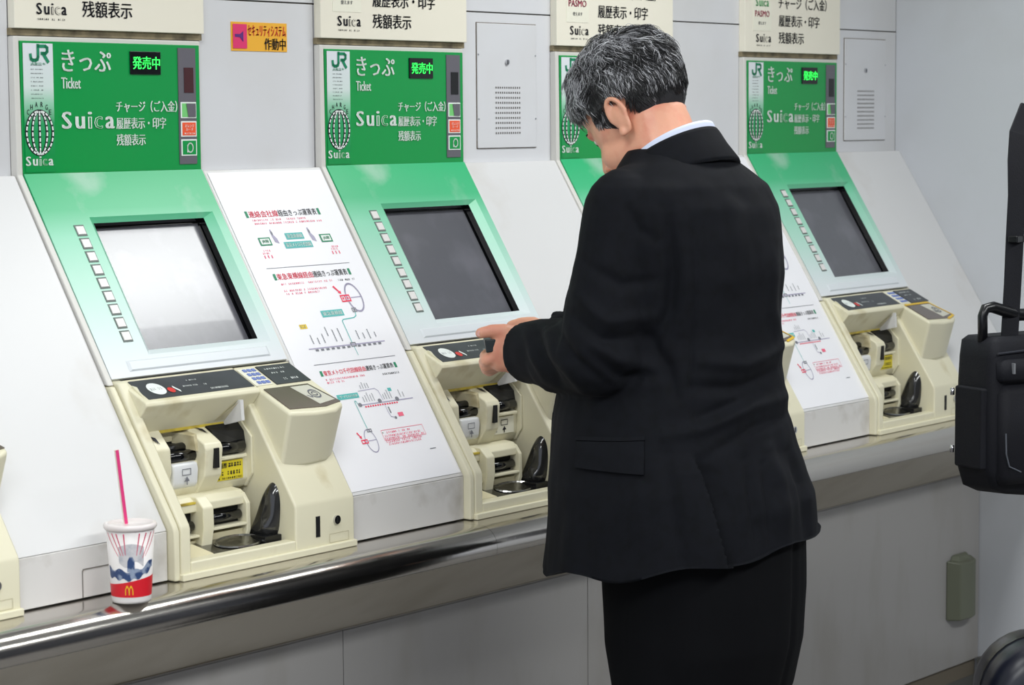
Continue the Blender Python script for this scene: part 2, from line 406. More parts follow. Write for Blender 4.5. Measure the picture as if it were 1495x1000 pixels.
    q = MB().hexa([(.0205, -.247, 1.093), (.0205, -.21, 1.117), (.0205, -.21, 1.043)], [(.036, -.2465, 1.090), (.036, -.21, 1.112), (.044, -.211, 1.043)])
    part('cheek_gusset', q, IVORY, db)
    # reader box, front a little convex and narrowing to the foot
    q = MB(); top = [(.2465, -.185, 1.1243), (.2465, -.3115, 1.0607), (.300, -.3175, 1.0577), (.345, -.3165, 1.0580), (.3735, -.305, 1.0640), (.3735, -.185, 1.1243)]
    bot = [(.2475, -.20, .970), (.2475, -.289, .9735), (.300, -.2975, .9735), (.340, -.296, .975), (.3655, -.285, .978), (.3655, -.2, .970)]
    q.hexa(bot, top); part('reader_box', q, IVORY, db, bevel=.006)
    part('front_lip', MB().box(.019, .237, -.33, -.306, CT, .869), IVORY, db, bevel=.003)
    part('plinth', MB().box(-.002, .3678, -.3355, -.32, CT-.0008, .8535), IVORY, db, bevel=.002)
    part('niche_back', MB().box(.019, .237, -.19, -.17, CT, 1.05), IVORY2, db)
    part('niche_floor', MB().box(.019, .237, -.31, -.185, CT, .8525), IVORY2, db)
    part('shade_fin', MB().prism([(-.250, 1.081), (-.246, 1.081), (-.209, 1.046), (-.2125, 1.040), (-.2525, 1.050)], .202, .2085), WHITE, db)
    q = MB().hexa([(.176, -.213, 1.046), (.202, -.2475, 1.079), (.202, -.213, 1.046)], [(.178, -.210, 1.045), (.202, -.2440, 1.077), (.202, -.209, 1.045)])
    part('fin_web', q, IVORY2, db)
    part('yellow_strip', MB().box(.028, .235, -.2135, -.2095, 1.0415, 1.0465), YEDGE, db)
    # control panels on the top
    T = TOPP
    def slab(u0, u1, v0, v1, h0, h1): return MB().hexa([T.p(u0, v0, h0), T.p(u1, v0, h0), T.p(u1, v1, h0), T.p(u0, v1, h0)], [T.p(u0, v0, h1), T.p(u1, v0, h1), T.p(u1, v1, h1), T.p(u0, v1, h1)])
    cp = part('control_panel', slab(.026, .243, 1.0975, 1.1205, -.001, .0008), PANELB, db)
    d = Draw(T, .0012); d.ell(.060, 1.1083, .016, .0072); part('dial_face', d, WPRINT, cp)
    d = Draw(T, .0014); d.ell(.084, 1.1050, .0065, .0032); part('red_mark', d, mat('red_mark', (210, 50, 44), .4), cp)
    d = Draw(T, .0014); d.scrib(.048, .070, 1.107, 1.1095, .004); part('dial_print', d, GRPRINT, cp)
    d = Draw(T, .0013); d.scrib(.130, .150, 1.1132, 1.1145, .003, 3); d.scrib(.112, .142, 1.1068, 1.1082, .003, 4); d.scrib(.154, .160, 1.1064, 1.1078, .003, 5)
    d.scrib(.158, .192, 1.1003, 1.1022, .003, 6); d.stroke([(.093, 1.108), (.098, 1.103)], .003); part('panel_print', d, WPRINT, cp)['kind'] = 'stuff'
    kp = part('keypad', slab(.2475, .2835, 1.0975, 1.1195, -.001, .0006), PALE, db)
    for r in range(4):
        for c in range(3):
            u = .2555+c*.0095+.000*r; v = 1.1165-r*.0053
            part('key', slab(u, u+.0065, v-.0015, v+.0015, .0003, .002), BPRINT, kp)
    cp2 = part('card_panel', slab(.290, .365, 1.0965, 1.1205, -.001, .0008), PANELB, db)
    d = Draw(T, .0013); d.scrib(.30, .345, 1.115, 1.1165, .005, 2); d.scrib(.305, .335, 1.1095, 1.111, .005, 7); d.scrib(.315, .35, 1.1005, 1.1028, .004, 8)
    part('panel_print', d, WPRINT, cp2)['kind'] = 'stuff'
    q = MB(); hi = [T.p(.2525, 1.0925, .001), T.p(.349, 1.0925, .001), T.p(.3695, 1.0668, .001), T.p(.330, 1.0632, .001), T.p(.2545, 1.0655, .001)]
    q.hexa([v-T.n*.002 for v in hi], hi)
    rw = part('reader_window', q, mat('brown_gloss_window', (96, 84, 76), .16, spec=.8), db)
    q = MB(); a = [T.p(.306, 1.0905, .0015), T.p(.345, 1.0905, .0015), T.p(.362, 1.0695, .0015), T.p(.323, 1.0665, .0015)]; q.hexa([v-T.n*.001 for v in a], a)
    part('card_label', q, mat('translucent_label', (206, 204, 190), .3), rw)
    d = Draw(T, .0019); d.ring(.336, 1.079, .010, .0048, .0016); d.ring(.336, 1.079, .005, .0022, .0012); d.stroke([(.318, 1.078), (.324, 1.075), (.327, 1.079)], .0014)
    part('card_icon', d, GRPRINT, rw)['kind'] = 'stuff'
    # banknote unit
    bu = part('bill_unit', MB().prism([(-.185, 1.0), (-.2325, .996), (-.2325, .957), (-.2255, .945), (-.205, .937), (-.185, .932)], .021, .2365), IVORY, t, bevel=.003)
    part('unit_pillar', MB().prism([(-.185, 1.049), (-.213, 1.047), (-.2375, 1.020), (-.2395, .985), (-.226, .945), (-.185, .94)], .0205, .0700), IVORY, bu, bevel=.003)
    part('unit_pillar', MB().prism([(-.185, 1.048), (-.206, 1.046), (-.2475, 1.022), (-.2515, 1.014), (-.2475, .972), (-.228, .945), (-.185, .94)], .1275, .1635), IVORY, bu, bevel=.003)
    part('coin_slot', MB().box(.1435, .1535, -.2530, -.246, .984, 1.014), HOLE, bu)
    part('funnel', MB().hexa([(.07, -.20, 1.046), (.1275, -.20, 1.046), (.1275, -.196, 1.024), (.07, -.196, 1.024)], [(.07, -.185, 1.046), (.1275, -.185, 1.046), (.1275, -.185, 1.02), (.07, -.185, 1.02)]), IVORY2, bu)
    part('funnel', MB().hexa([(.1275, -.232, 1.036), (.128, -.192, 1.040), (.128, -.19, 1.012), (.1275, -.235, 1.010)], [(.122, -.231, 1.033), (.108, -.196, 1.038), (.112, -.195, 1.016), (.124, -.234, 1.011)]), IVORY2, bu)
    part('note_mouth', MB().box(.0705, .1275, -.209, -.186, .991, 1.021), HOLE, bu)
    part('shutter', MB().tube([(.071, -.222, 1.004), (.1275, -.222, 1.004)], .0092, 14), BLACKG, bu, smooth=True)
    part('shutter', MB().tube([(.071, -.213, 1.015), (.118, -.211, 1.016)], .007, 12), BLACK, bu, smooth=True)
    ch = part('note_chute', MB().prism([(-.20, .996), (-.238, .996), (-.2405, .985), (-.238, .963), (-.232, .957), (-.20, .957)], .0725, .1235), mat('white_plastic', (222, 224, 226), .35), bu, bevel=.004)
    d = Draw(FLAT(-.2405)); d.frame(.088, .106, .978, .988, .0012); d.rect(.0965, .0985, .9635, .972); d.poly([(.092, .969), (.103, .969), (.0975, .9765)])
    part('arrow_print', d, GRPRINT, ch)
    part('note_mouth', MB().box(.1635, .2315, -.214, -.186, .997, 1.043), HOLE, bu)
    q = MB().hexa([(.1637, -.214, 1.0425), (.2315, -.214, 1.0425), (.2315, -.214, 1.02), (.1637, -.214, 1.03)], [(.1637, -.2265, 1.037), (.2315, -.2265, 1.030), (.2315, -.230, 1.012), (.1637, -.235, 1.020)])
    part('shutter', q, HOLE, bu)
    part('shutter', MB().tube([(.1637, -.229, 1.008), (.2245, -.229, 1.008)], .0095, 14), BLACKG, bu, smooth=True)
    part('note_lip', MB().box(.1637, .2235, -.2405, -.2, .9915, .9965), IVORY, bu, bevel=.001)
    part('rim', MB().prism([(-.19, 1.052), (-.216, 1.049), (-.242, 1.022), (-.243, .965), (-.229, .944), (-.19, .94)], .2315, .2362), IVORY, bu, bevel=.0015)
    bl = part('bill_label', MB().box(.1655, .2205, -.2345, -.2322, .9595, .9885), PALE, bu); bl['marker'] = 1
    d = Draw(FLAT(-.2345)); d.text('紙幣', .172, .186, .978, .986); d.scrib(.189, .216, .979, .985, .006, 4); d.scrib(.169, .217, .967, .973, .006, 5); d.scrib(.168, .218, .961, .9638, .004, 9)
    part('label_print', d, KPRINT, bl)['kind'] = 'stuff'
    for x in (.046, .146):
        d = Draw(Plane((0, -.213-.0009, 1.047), (1, 0, 0), (0, -.0245/.036*1, -.027/.036), (0, -.74, .67)) if x < .1 else Plane((0, -.206-.0004, 1.0465), (1, 0, 0), (0, -.0415/.048, -.024/.048), (0, -.5, .87)))
        d.poly([(x-.005, .008), (x+.006, .014), (x+.008, .026), (x-.001, .016)]); part('arrow_mark', d, KPRINT, bu)
    # coin unit
    cu = part('coin_unit', MB().prism([(-.185, .951), (-.246, .945), (-.2585, .936), (-.2585, .924), (-.24, .9225), (-.185, .9225)], .0205, .205), IVORY, t, bevel=.002)
    part('unit_pillar', MB().prism([(-.185, .949), (-.258, .946), (-.2735, .931), (-.2745, .90), (-.268, .868), (-.255, .8535), (-.185, .8535)], .0985, .1205), IVORY, cu, bevel=.0025)
    part('rim', MB().prism([(-.185, .945), (-.254, .941), (-.2655, .926), (-.266, .885), (-.254, .8535), (-.185, .8535)], .1965, .205), IVORY, cu, bevel=.002)
    for x0, x1, dz in ((.1205, .1965, 0), (.021, .0985, -.006)):
        part('coin_mouth', MB().box(x0, x1, -.246, -.186, .897+dz, .9228), HOLE, cu)
        part('roller', MB().tube([(x0+.002, -.252, .909+dz), (x1-.004, -.252, .909+dz)], .0075, 14), BLACKG, cu, smooth=True)
        part('coin_lip', MB().box(x0, x1, -.266, -.19, .893+dz, .897+dz), IVORY, cu, bevel=.001)
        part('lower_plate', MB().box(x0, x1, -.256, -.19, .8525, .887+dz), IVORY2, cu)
    part('yellow_strip', MB().box(.03, .097, -.2595, -.25, .9365, .9395), YEDGE, cu)
    # coin tray
    tz = lambda y: .8655+(y+.306)*.24
    tr = part('coin_tray', MB().prism([(-.3055, .853), (-.3055, tz(-.3055)), (-.246, tz(-.246)), (-.246, .853)], .0205, .2358), TRAYM, t)
    q = MB(); n = 28; rings = []
    for rr_, zz_ in ((1, .0012), (.93, .0030), (.85, .0010), (.5, .0002)):
        rings.append([(.165+.048*rr_*math.cos(2*math.pi*i/n), -.279+.0225*rr_*math.sin(2*math.pi*i/n), tz(-.279+.0225*rr_*math.sin(2*math.pi*i/n))+zz_) for i in range(n)])
    for a, b in zip(rings, rings[1:]):
        for i in range(n): q.add([a[i], a[(i+1) % n], b[(i+1) % n], b[i]], [(0, 1, 2, 3)])
    q.add(rings[-1], [tuple(range(n))])
    part('tray_dish', q, TRAYM, tr, smooth=True)
    P3 = lambda x, y, h: (x, y, tz(y)+h)
    part('tray_plate', MB().hexa([P3(.024, -.302, 0), P3(.092, -.302, 0), P3(.086, -.262, 0), P3(.024, -.262, 0)], [P3(.026, -.301, .002), P3(.090, -.301, .002), P3(.084, -.263, .003), P3(.026, -.263, .003)]), IVORY2, tr)
    # smoky coin scoop bulging from the right wall of the niche
    out = [(-.281, .955), (-.270, .947), (-.259, .925), (-.249, .90), (-.240, .878), (-.236, .866), (-.256, .861), (-.276, .862), (-.290, .872), (-.2955, .885), (-.298, .91), (-.298, .932), (-.293, .947), (-.287, .953)]
    cy_, cz_ = -.272, .892; q = MB(); rings = []
    for k_, dx in ((1, 0), (.86, .010), (.6, .0165), (.3, .0195)):
        rings.append([(.2357-dx*(1.25 if z < .9 else .8), cy_+(y-cy_)*k_, cz_+(z-cz_)*k_) for y, z in out])
    n = len(out)
    q.v = [p_ for r_ in rings for p_ in r_]; q.f = [(i_*n+k_, i_*n+(k_+1) % n, (i_+1)*n+(k_+1) % n, (i_+1)*n+k_) for i_ in range(3) for k_ in range(n)]+[tuple(3*n+k_ for k_ in range(n))]
    sco = part('coin_scoop', q, SMOKE, t, smooth=True); ss = sco.modifiers.new('s', 'SUBSURF'); ss.levels = 1; ss.render_levels = 2
    part('scoop_base', MB().box(.200, .2358, -.300, -.248, .8545, .8765), BLACK, t, bevel=.001)
    # front details
    part('card_slot', MB().box(.2795, .2885, -.3308, -.328, .868, .900), HOLE, db)
    q = MB(); q.tube([(.325, -.328, .8895), (.325, -.3335, .8895)], .0068, 18); lk = part('lock', q, CHROME, db, smooth=False)
    part('keyhole', MB().box(.3235, .3265, -.3338, -.333, .885, .894), HOLE, lk)
    d = Draw(FLAT(-.33)); d.frame(.309, .352, .855, .869, .0006); part('plate_outline', d, mat('plate_line', (180, 172, 140), .5), db)
    return t
M1 = make_machine()
labels = {0: 'green and ivory ticket machine nearest the camera, beside the paper cup',
          1: 'green and ivory ticket machine the man in the suit is using',
          2: 'green and ivory ticket machine mostly hidden behind the man, its sign at his face',
          3: 'farthest green and ivory ticket machine, on the right beside the black bag',
          -1: 'ticket machine cut off by the left edge, only its ivory dispenser showing'}
machines = {0: M1}
M1['label'] = labels[0]; M1['group'] = 'ticket machines along the wall'
for m, dx in ((1, .0014), (2, -.002), (3, -.007), (-1, 0)):
    c = copy_tree(M1); c.location.x += (m*P+dx)*S; c['label'] = labels[m]; machines[m] = c
def find(o, nm):
    for k_ in kids(o):
        if k_.name.split('.')[0] == nm: return k_
        r = find(k_, nm)
        if r: return r
# differences between machines: the note label is yellow on the nearest one, the far window is unlit red on the nearest
def swap(o, m): o.data = o.data.copy(); o.data.materials[0] = m
swap(find(M1, 'bill_label'), mat('yellow_label', (226, 208, 44), .45)); find(M1, 'bill_label')['label'] = 'yellow warning label'
swap(find(M1, 'sensor_window'), REDW)
b3 = find(machines[3], 'bill_label'); swap(b3, mat('yellow_label', (226, 208, 44), .45)); b3['label'] = 'yellow warning label'
b1 = find(machines[1], 'label_print'); CUR[0] = Vector((.18, -.2, CT))
d = Draw(FLAT(-.2345)); d.frame(.184, .203, .974, .984, .0012); d.rect(.1925, .1945, .9615, .968); d.poly([(.188, .966), (.199, .966), (.1935, .9725)]); d.scrib(.168, .174, .963, .966, .003)
tmp = link_mesh('x', d.v, d.f, KPRINT); b1.data = tmp.data; bpy.data.objects.remove(tmp); b1.name = 'arrow_print.001'

for m in (2, 3):
    db_ = find(machines[m], 'dispenser_body'); CUR[0] = Vector((.18, -.2, CT)); T = TOPP
    for a, b in (((.349, 1.0935), (.3705, 1.0670)), ((.3705, 1.0670), (.332, 1.0625)), ((.250, 1.0935), (.349, 1.0935))):
        dx_, dy_ = b[0]-a[0], b[1]-a[1]; l_ = math.hypot(dx_, dy_); nx, ny = -dy_/l_*.0013, dx_/l_*.0013
        pts = [(a[0]-nx, a[1]-ny), (b[0]-nx, b[1]-ny), (b[0]+nx, b[1]+ny), (a[0]+nx, a[1]+ny)]
        part('yellow_tape', MB().hexa([T.p(u_, v_, .0005) for u_, v_ in pts], [T.p(u_, v_, .0018) for u_, v_ in pts]), mat('yellow_vinyl', (226, 184, 40), .4), db_)
# ------------------------------------------------------------------ header boards above the machines
def header(m, dx):
    t = thing('header_board', '', 'sign', (m*P+dx+.18, .0, 1.642))
    def sh(d): d.v = [(x+m*P+dx, y, z) for x, y, z in d.v]; return d
    sb = part('board', sh(MB().box(-.010, .378, -.004, .0119, 1.6425, 2.05)), CREAM, t, bevel=.001)
    part('gap_rail', sh(MB().box(-.012, .380, .004, .0119, 1.632, 1.6425)), mat('mottled_brown_rail', (140, 128, 100), .7, col2=(70, 62, 48), nscale=30), t)  # brown strip with darker mottling, fills the gap below the board
    F = FLAT(-.004); k = Draw(F, .001); g = Draw(F, .0014)
    k.text('残額表示', .122, .223, 1.662, 1.687); k.text('履歴表示・印字', .122, .288, 1.699, 1.724); k.text('チャージ（ご入金）', .120, .318, 1.737, 1.762)
    k.text('きっぷ', .122, .23, 1.78, 1.82)
    suica(k, g, .032, .090, 1.664, 1.681); k.scrib(.033, .090, 1.6555, 1.658, .004)
    part('lettering', sh(k), KPRINT, sb)['kind'] = 'stuff'; part('hollow_letter_fill', sh(g), CREAM, sb)['kind'] = 'stuff'
    pl = part('pale_label', sh(MB().box(.020, .092, -.0046, -.0038, 1.688, 1.79)), PALE, sb)
    F = FLAT(-.0046); r = Draw(F); r.text('PASMO', .027, .083, 1.718, 1.731); part('pink_wordmark', sh(r), PINK, pl)
    r = Draw(F); r.text('使えます', .040, .070, 1.701, 1.708); part('small_print', sh(r), GRPRINT, pl)
    r = Draw(F); g = Draw(F, .0014); suica(r, g, .03, .080, 1.74, 1.757); part('green_wordmark', sh(r), mat('suica_green', (90, 176, 110), .5), pl)
    return t
for m, dx, l in ((0, 0, 'ivory header board with black characters above the nearest ticket machine'), (1, .0014, 'ivory header board above the ticket machine the man uses'),
                 (2, -.002, 'ivory header board directly above the grey haired man'), (3, -.007, 'ivory header board above the farthest ticket machine on the right')):
    h = header(m, dx); h['label'] = l; h['group'] = 'header boards above the machines'

# ------------------------------------------------------------------ sloped cabinets between machines
def cabinet(x0, x1, label, hatch=False):
    t = thing('sloped_cabinet', label, 'cabinet', ((x0+x1)/2, -.2, CT), 'white sloped cabinets between the machines')
    part('slope', MB().prism([(.011, 1.4225), (0, 1.4225), (-.315, .917), (-.30, .9165), (.011, 1.39)], x0, x1), WHITE, t, bevel=.0012)
    part('front', MB().box(x0, x1, -.315, -.10, CT+.0012, .9165), SIDEW, t, bevel=.0012)
    if hatch:
        q = MB(); y = -.3153
        for a, b, c_, d_ in ((-.1735, -.172, CT+.002, .884), (-.172, -.095, .8845, .886)): q.box(a, b, y-.0004, y+.001, c_, d_)
        q.tube([(-.1728, y, .880), (-.1715, y, .8842), (-.168, y, .8853)], .0008, 6)
        part('hatch_outline', q, mat('hatch_line', (120, 116, 110), .6), t)
    return t
cabinet(-.2845, -.0135, 'white sloped cabinet at far left, behind the paper cup with a straw', True)
cabinet(.3745, P-.0110, 'white sloped cabinet carrying the fully visible fare chart poster')
cabinet(P+.3755, 2*P-.0140, 'plain white sloped cabinet with no poster, left of the man')
cabinet(2*P+.3725, 3*P-.0190, 'white sloped cabinet right of the man, carrying the half hidden fare chart')
cabinet(3*P+.3675, XR-.0005, 'plain white sloped cabinet in the corner against the right wall')

# ------------------------------------------------------------------ fare chart posters
def poster(label):
    t = thing('fare_chart_poster', label, 'poster', (.518, -.2, .93), 'fare chart posters on the cabinets')
    sl = SLOPE
    L_ = lambda h: [sl.p(.380, .9225, h), sl.p(.6455, .9225, h), sl.p(.6455, 1.418, h), sl.p(.380, 1.418, h)]
    part('sheet', MB().hexa(L_(.0003), L_(.0010)), PAPER, t)
    K, R, RP, G, T_, GR, LG, Y_, WH = [Draw(sl, h) for h in (.0016, .0016, .0016, .0016, .0014, .0016, .0015, .0014, .0019)]
    def title(s1, s2, u0, um, u1, v0, v1, s3=''):
        R.text(s1, u0, um, v0, v1, 0, .6); K.text(s2, um+.001, u1, v0, v1, 0, .5)
        G.rect(u0-.0075, u0-.002, v0, v1); G.rect(u1+.003, u1+.0085, v0, v1)
    title('連絡会社線', '経由きっぷ運賃表', .429, .496, .588, 1.344, 1.3545)
    title('東急東横線経由', '連絡きっぷ運賃表', .429, .512, .595, 1.2445, 1.2545)
    title('東京メトロ千代田線経由', '連絡きっぷ運賃表', .435, .534, .602, 1.0935, 1.1015)
    def rows(dr, lst, seed=0):
        for i, (a, b, v) in enumerate(lst): dr.scrib(a, b, v-.0014, v+.0014, .0042, seed+i)
    rows(RP, ((.431, .556, 1.3395), (.433, .592, 1.334), (.431, .552, 1.2375), (.431, .531, 1.2270), (.433, .515, 1.2220), (.434, .525, 1.0875), (.434, .477, 1.0830),
              (.421, .440, 1.291), (.421, .436, 1.287), (.582, .602, 1.291), (.583, .598, 1.287)))
    for x in (.423, .431, .439, .583, .591, .599): RP.rect(x-.0012, x+.0012, 1.279, 1.284)
    for v, a, b in ((1.2635, .414, .611), (1.1115, .422, .617)): GR.rect(a, b, v-.0004, v+.0004)
    for a, b, v0, v1, tx, dr in ((.425, .452, 1.299, 1.312, 'JR線', G), (.569, .596, 1.299, 1.312, 'JR線', G), (.490, .532, 1.3065, 1.317, '東急東横線', T_), (.479, .544, 1.2925, 1.303, '東京メトロ千代田線', T_),
                                 (.491, .543, 1.1815, 1.192, '東急東横線', T_), (.441, .491, 1.0555, 1.0635, '千代田線', T_)):
        dr.rect(a, b, v0, v1)
        if dr is G: q = Draw(sl, .0018); q.rect(a+.003, b-.003, v0+.002, v1-.002); WH.add(q.v, q.f); K2 = K; G3.text(tx, a+.005, b-.005, v0+.003, v1-.003) if False else None; GT.append((tx, a+.006, b-.006, v0+.0035, v1-.0035))
        else: WH.text(tx, a+.003, b-.003, v0+.002, v1-.002)
    for x in (.458, .546):   # little direction figures
        LG.poly([(x+.001, 1.324), (x+.004, 1.324), (x+.005, 1.316), (x+.0105, 1.309), (x+.0115, 1.301), (x+.003, 1.304), (x+.001, 1.314)])
        GR.ell(x+.0035, 1.318, .002, .0035, 10)
    # loop line maps
    LG.ring(.5845, 1.208, .0175, .0222, .0028, 30); LG.stroke([(.576, 1.208), (.602, 1.2085)], .0018)
    R.frame(.552, .5745, 1.2022, 1.2135, .0022); R.rect(.562, .564, 1.203, 1.213)
    R.text('赤', .5555, .5605, 1.2052, 1.2105) if False else R.rect(.556, .5595, 1.2062, 1.2098); R.rect(.567, .570, 1.2062, 1.2098)
    R.poly([(.544, 1.2275), (.548, 1.229), (.556, 1.2195), (.5585, 1.2205), (.558, 1.215), (.551, 1.2175), (.553, 1.2185)])
    GR.frame(.5655, .5765, 1.185, 1.192, .0014); GR.rect(.569, .573, 1.187, 1.190)
    T_.stroke([(.5705, 1.185), (.569, 1.1795), (.562, 1.1768), (.535, 1.1755), (.5315, 1.173), (.5312, 1.139)], .0016); T_.stroke([(.5318, 1.1335), (.5325, 1.119)], .0011)
    Y_.rect(.429, .4455, 1.167, 1.174); K.text('横浜', .432, .4425, 1.1685, 1.1728) if False else GR.scrib(.431, .444, 1.1685, 1.1728, .004)
    for x, a, b in ((.4435, 1.143, 1.157), (.457, 1.142, 1.152), (.4705, 1.143, 1.157), (.484, 1.153, 1.167), (.498, 1.143, 1.162), (.5115, 1.143, 1.163), (.552, 1.143, 1.157), (.5655, 1.143, 1.152), (.579, 1.142, 1.157), (.5935, 1.144, 1.152)):
        n = 0; z = a
        while z < b: GR.rect(x-.0010, x+.0010, z, min(z+.0021, b)); z += .0026
    LG.rect(.427, .609, 1.135, 1.1368)
    for i in range(13):
        x = .441+i*.0125
        if abs(x-.532) > .006: GR.rect(x, x+.007, 1.1315, 1.1345)
    GR.frame(.526, .5385, 1.1325, 1.1392, .0016)
    rows(K, ((.561, .605, 1.237), (.568, .611, 1.0855)), 9)
    # third map
    LG.ring(.4735, .990, .0125, .0172, .0015, 28); LG.stroke([(.465, .9905), (.486, .991)], .0011)
    R.frame(.4505, .4655, .987, .9935, .0016); R.rect(.457, .459, .988, .9925)
    R.poly([(.447, 1.004), (.4495, 1.0055), (.4535, .999), (.4555, .9995), (.4545, .9945), (.4495, .9975), (.4515, .9982)])
    T_.stroke([(.4805, 1.0465), (.4790, 1.0505), (.4770, 1.0515), (.4755, 1.050), (.4765, 1.009)], .0013); GR.frame(.473, .4845, 1.003, 1.008, .0014)
    LG.rect(.482, .613, 1.0433, 1.0448); GR.ell(.4845, 1.0445, .0045, .0032, 12); GR.ell(.533, 1.0465, .0045, .0034, 12); GR.ell(.575, 1.046, .0045, .0034, 12)
    LG.stroke([(.494, 1.065), (.534, 1.066), (.540, 1.062), (.5415, 1.047)], .001); LG.stroke([(.541, 1.042), (.5405, 1.030), (.543, 1.021), (.552, 1.019)], .001)
    for i, x in enumerate((.498, .504, .510, .516, .522, .546, .552, .558, .564, .586, .594)):
        z = 1.048; top = 1.055+(i*37 % 5)*.0014
        while z < top: GR.rect(x-.0007, x+.0007, z, z+.0015); z += .002
    for i, x in enumerate((.503, .509, .515, .521)):
        z = 1.068
        while z < 1.074+(i*3 % 4)*.001: GR.rect(x-.0007, x+.0007, z, z+.0015); z += .002
    for i in range(14): R.rect(.494+i*.0058, .4975+i*.0058, 1.0395, 1.0418)
    GR.rect(.545, .5475, 1.026, 1.036); GR.ell(.5525, 1.0185, .0028, .0022, 10)
    T_.rect(.563, .5715, 1.059, 1.064); RP.rect(.561, .5735, 1.0195, 1.0255)
    RP.frame(.504, .605, .987, 1.003, .0006); rows(RP, ((.511, .575, .9985), (.508, .600, .9935), (.506, .602, .9895), (.506, .592, .985), (.509, .588, .981)), 3); G.rect(.506, .5075, .998, 1.0)
    GR.rect(.598, .6125, .9642, .9655)
    for nm, dr, mm in (('black_print', K, KPRINT), ('red_print', R, RPRINT), ('small_red_print', RP, RPALE), ('green_print', G, GPRINT), ('teal_print', T_, TPRINT), ('grey_print', GR, GRPRINT),
                       ('pale_grey_print', LG, LGPRINT), ('yellow_print', Y_, YPRINT), ('white_print', WH, WPRINT)):
        part(nm, dr, mm, t)['kind'] = 'stuff'
    d2 = Draw(sl, .0022)
    for tx, a, b, c_, d_ in GT: d2.text(tx, a, b, c_, d_)
    part('line_name', d2, GPRINT, t)
    return t
GT = []
po = poster('white fare chart poster on the cabinet between the two nearest machines')
c = copy_tree(po); c.location.x += (2*P-.004)*S; c['label'] = 'white fare chart poster half hidden behind the man, beside the farthest machine'

# ------------------------------------------------------------------ small wall things
st = thing('security_sticker', 'orange and yellow security sticker on the wall between the two nearest signs', 'sticker', (.52, .0115, 1.617))
part('film', MB().box(.4535, .584, .0108, .0119, 1.6175, 1.665), STICKY, st)
F = FLAT(.0108)
part('magenta_square', Draw(F).rect(.4565, .489, 1.6215, 1.6615), PINK, st)
part('speaker_symbol', Draw(F, .0014).poly([(.461, 1.640), (.472, 1.640), (.480, 1.632), (.480, 1.650), (.472, 1.645), (.461, 1.645)]), PURP, st)
part('red_lettering', Draw(F).text('セキュリティシステム', .4915, .5805, 1.642, 1.6605), mat('sticker_red', (206, 42, 40), .5), st)
part('black_lettering', Draw(F).text('作動中', .530, .580, 1.620, 1.6395), KPRINT, st)
def access(x0, x1, label):
    t = thing('access_panel', label, 'panel', ((x0+x1)/2, .012, 1.448), 'flush access panels in the wall')
    z0, z1 = 1.449, 1.680
    q = MB(); q.box(x0-.0012, x1+.0018, .0110, .0119, z0-.0012, z1+.0014)
    part('shadow_gap', q, mat('gap_brown', (96, 82, 66), .7), t)
    part('door_leaf', MB().box(x0, x1, .0088, .0118, z0, z1), WALLM, t, bevel=.0012)
    xc = (x0+x1)/2
    for x in (x0+.002, x1-.003):
        for z in (1.503, 1.622): part('screw', MB().tube([(x, .0092, z), (x, .0079, z)], .0018, 10), CHROME, t)
    lk = part('lock', MB().tube([(xc-.002, .009, 1.609), (xc-.002, .0055, 1.609)], .0052, 16), CHROME, t)
    part('keyhole', MB().box(xc-.0028, xc-.0012, .0050, .0056, 1.604, 1.612), HOLE, lk)
    d = Draw(FLAT(.0088), .0005)
    for r in range(10):
        for c_ in range(12):
            x = xc-.036+c_*.0064; z = 1.563-r*.0094; d.rect(x, x+.003, z-.0035, z)
    v = part('vent_holes', d, mat('vent_dark', (84, 80, 76), .7), t); v['kind'] = 'stuff'
    return t
access(1.085, 1.260, 'flush access panel with vent holes in the wall left of the man\'s head')
access(2.395, 2.578, 'flush access panel with vent holes near the right wall corner')
br = thing('wall_bracket', 'grey green plastic holder fixed to the lower wall near the corner', 'bracket', (2.50, -.23, .34))
part('body', MB().hexa([(2.470, -.220, .352), (2.585, -.220, .352), (2.568, -.245, .352), (2.536, -.252, .352), (2.490, -.247, .352)],
                       [(2.470, -.220, .492), (2.585, -.220, .492), (2.568, -.245, .486), (2.536, -.252, .484), (2.490, -.247, .486)]), KHAKI, br, bevel=.004)
part('cap', MB().hexa([(2.485, -.221, .49), (2.575, -.221, .49), (2.558, -.240, .486), (2.500, -.240, .486)], [(2.495, -.221, .502), (2.562, -.221, .502), (2.55, -.232, .498), (2.510, -.232, .498)]), KHAKI, br, bevel=.003)

# ------------------------------------------------------------------ paper cup
cx, cy = -.1375, -.3755
cp = thing('paper_cup', 'used paper drink cup with lid and pink striped straw on the steel counter', 'cup', (cx, cy, CT))
R0, R1, HC = .0265, .0335, .106
rad = lambda z: R0+(R1-R0)*(z-CT)/HC
part('cup_wall', MB().lathe([(R0-.001, CT+.0006), (R0, CT), (R0+.0006, CT+.003), (R1, CT+HC-.002)], cx, cy, 48), mat('cup_paper', (236, 232, 230), .35), cp, smooth=True)
part('lid', MB().lathe([(R1+.0015, CT+HC-.005), (R1+.0030, CT+HC-.003), (R1+.0034, CT+HC), (R1+.002, CT+HC+.003), (R1-.003, CT+HC+.0035), (R1-.004, CT+HC+.001), (.004, CT+HC+.0015)], cx, cy, 48),
     mat('translucent_lid', (232, 224, 222), .25), cp, smooth=True)
tcam = math.atan2(-2.825-cy, -2.337-cx)
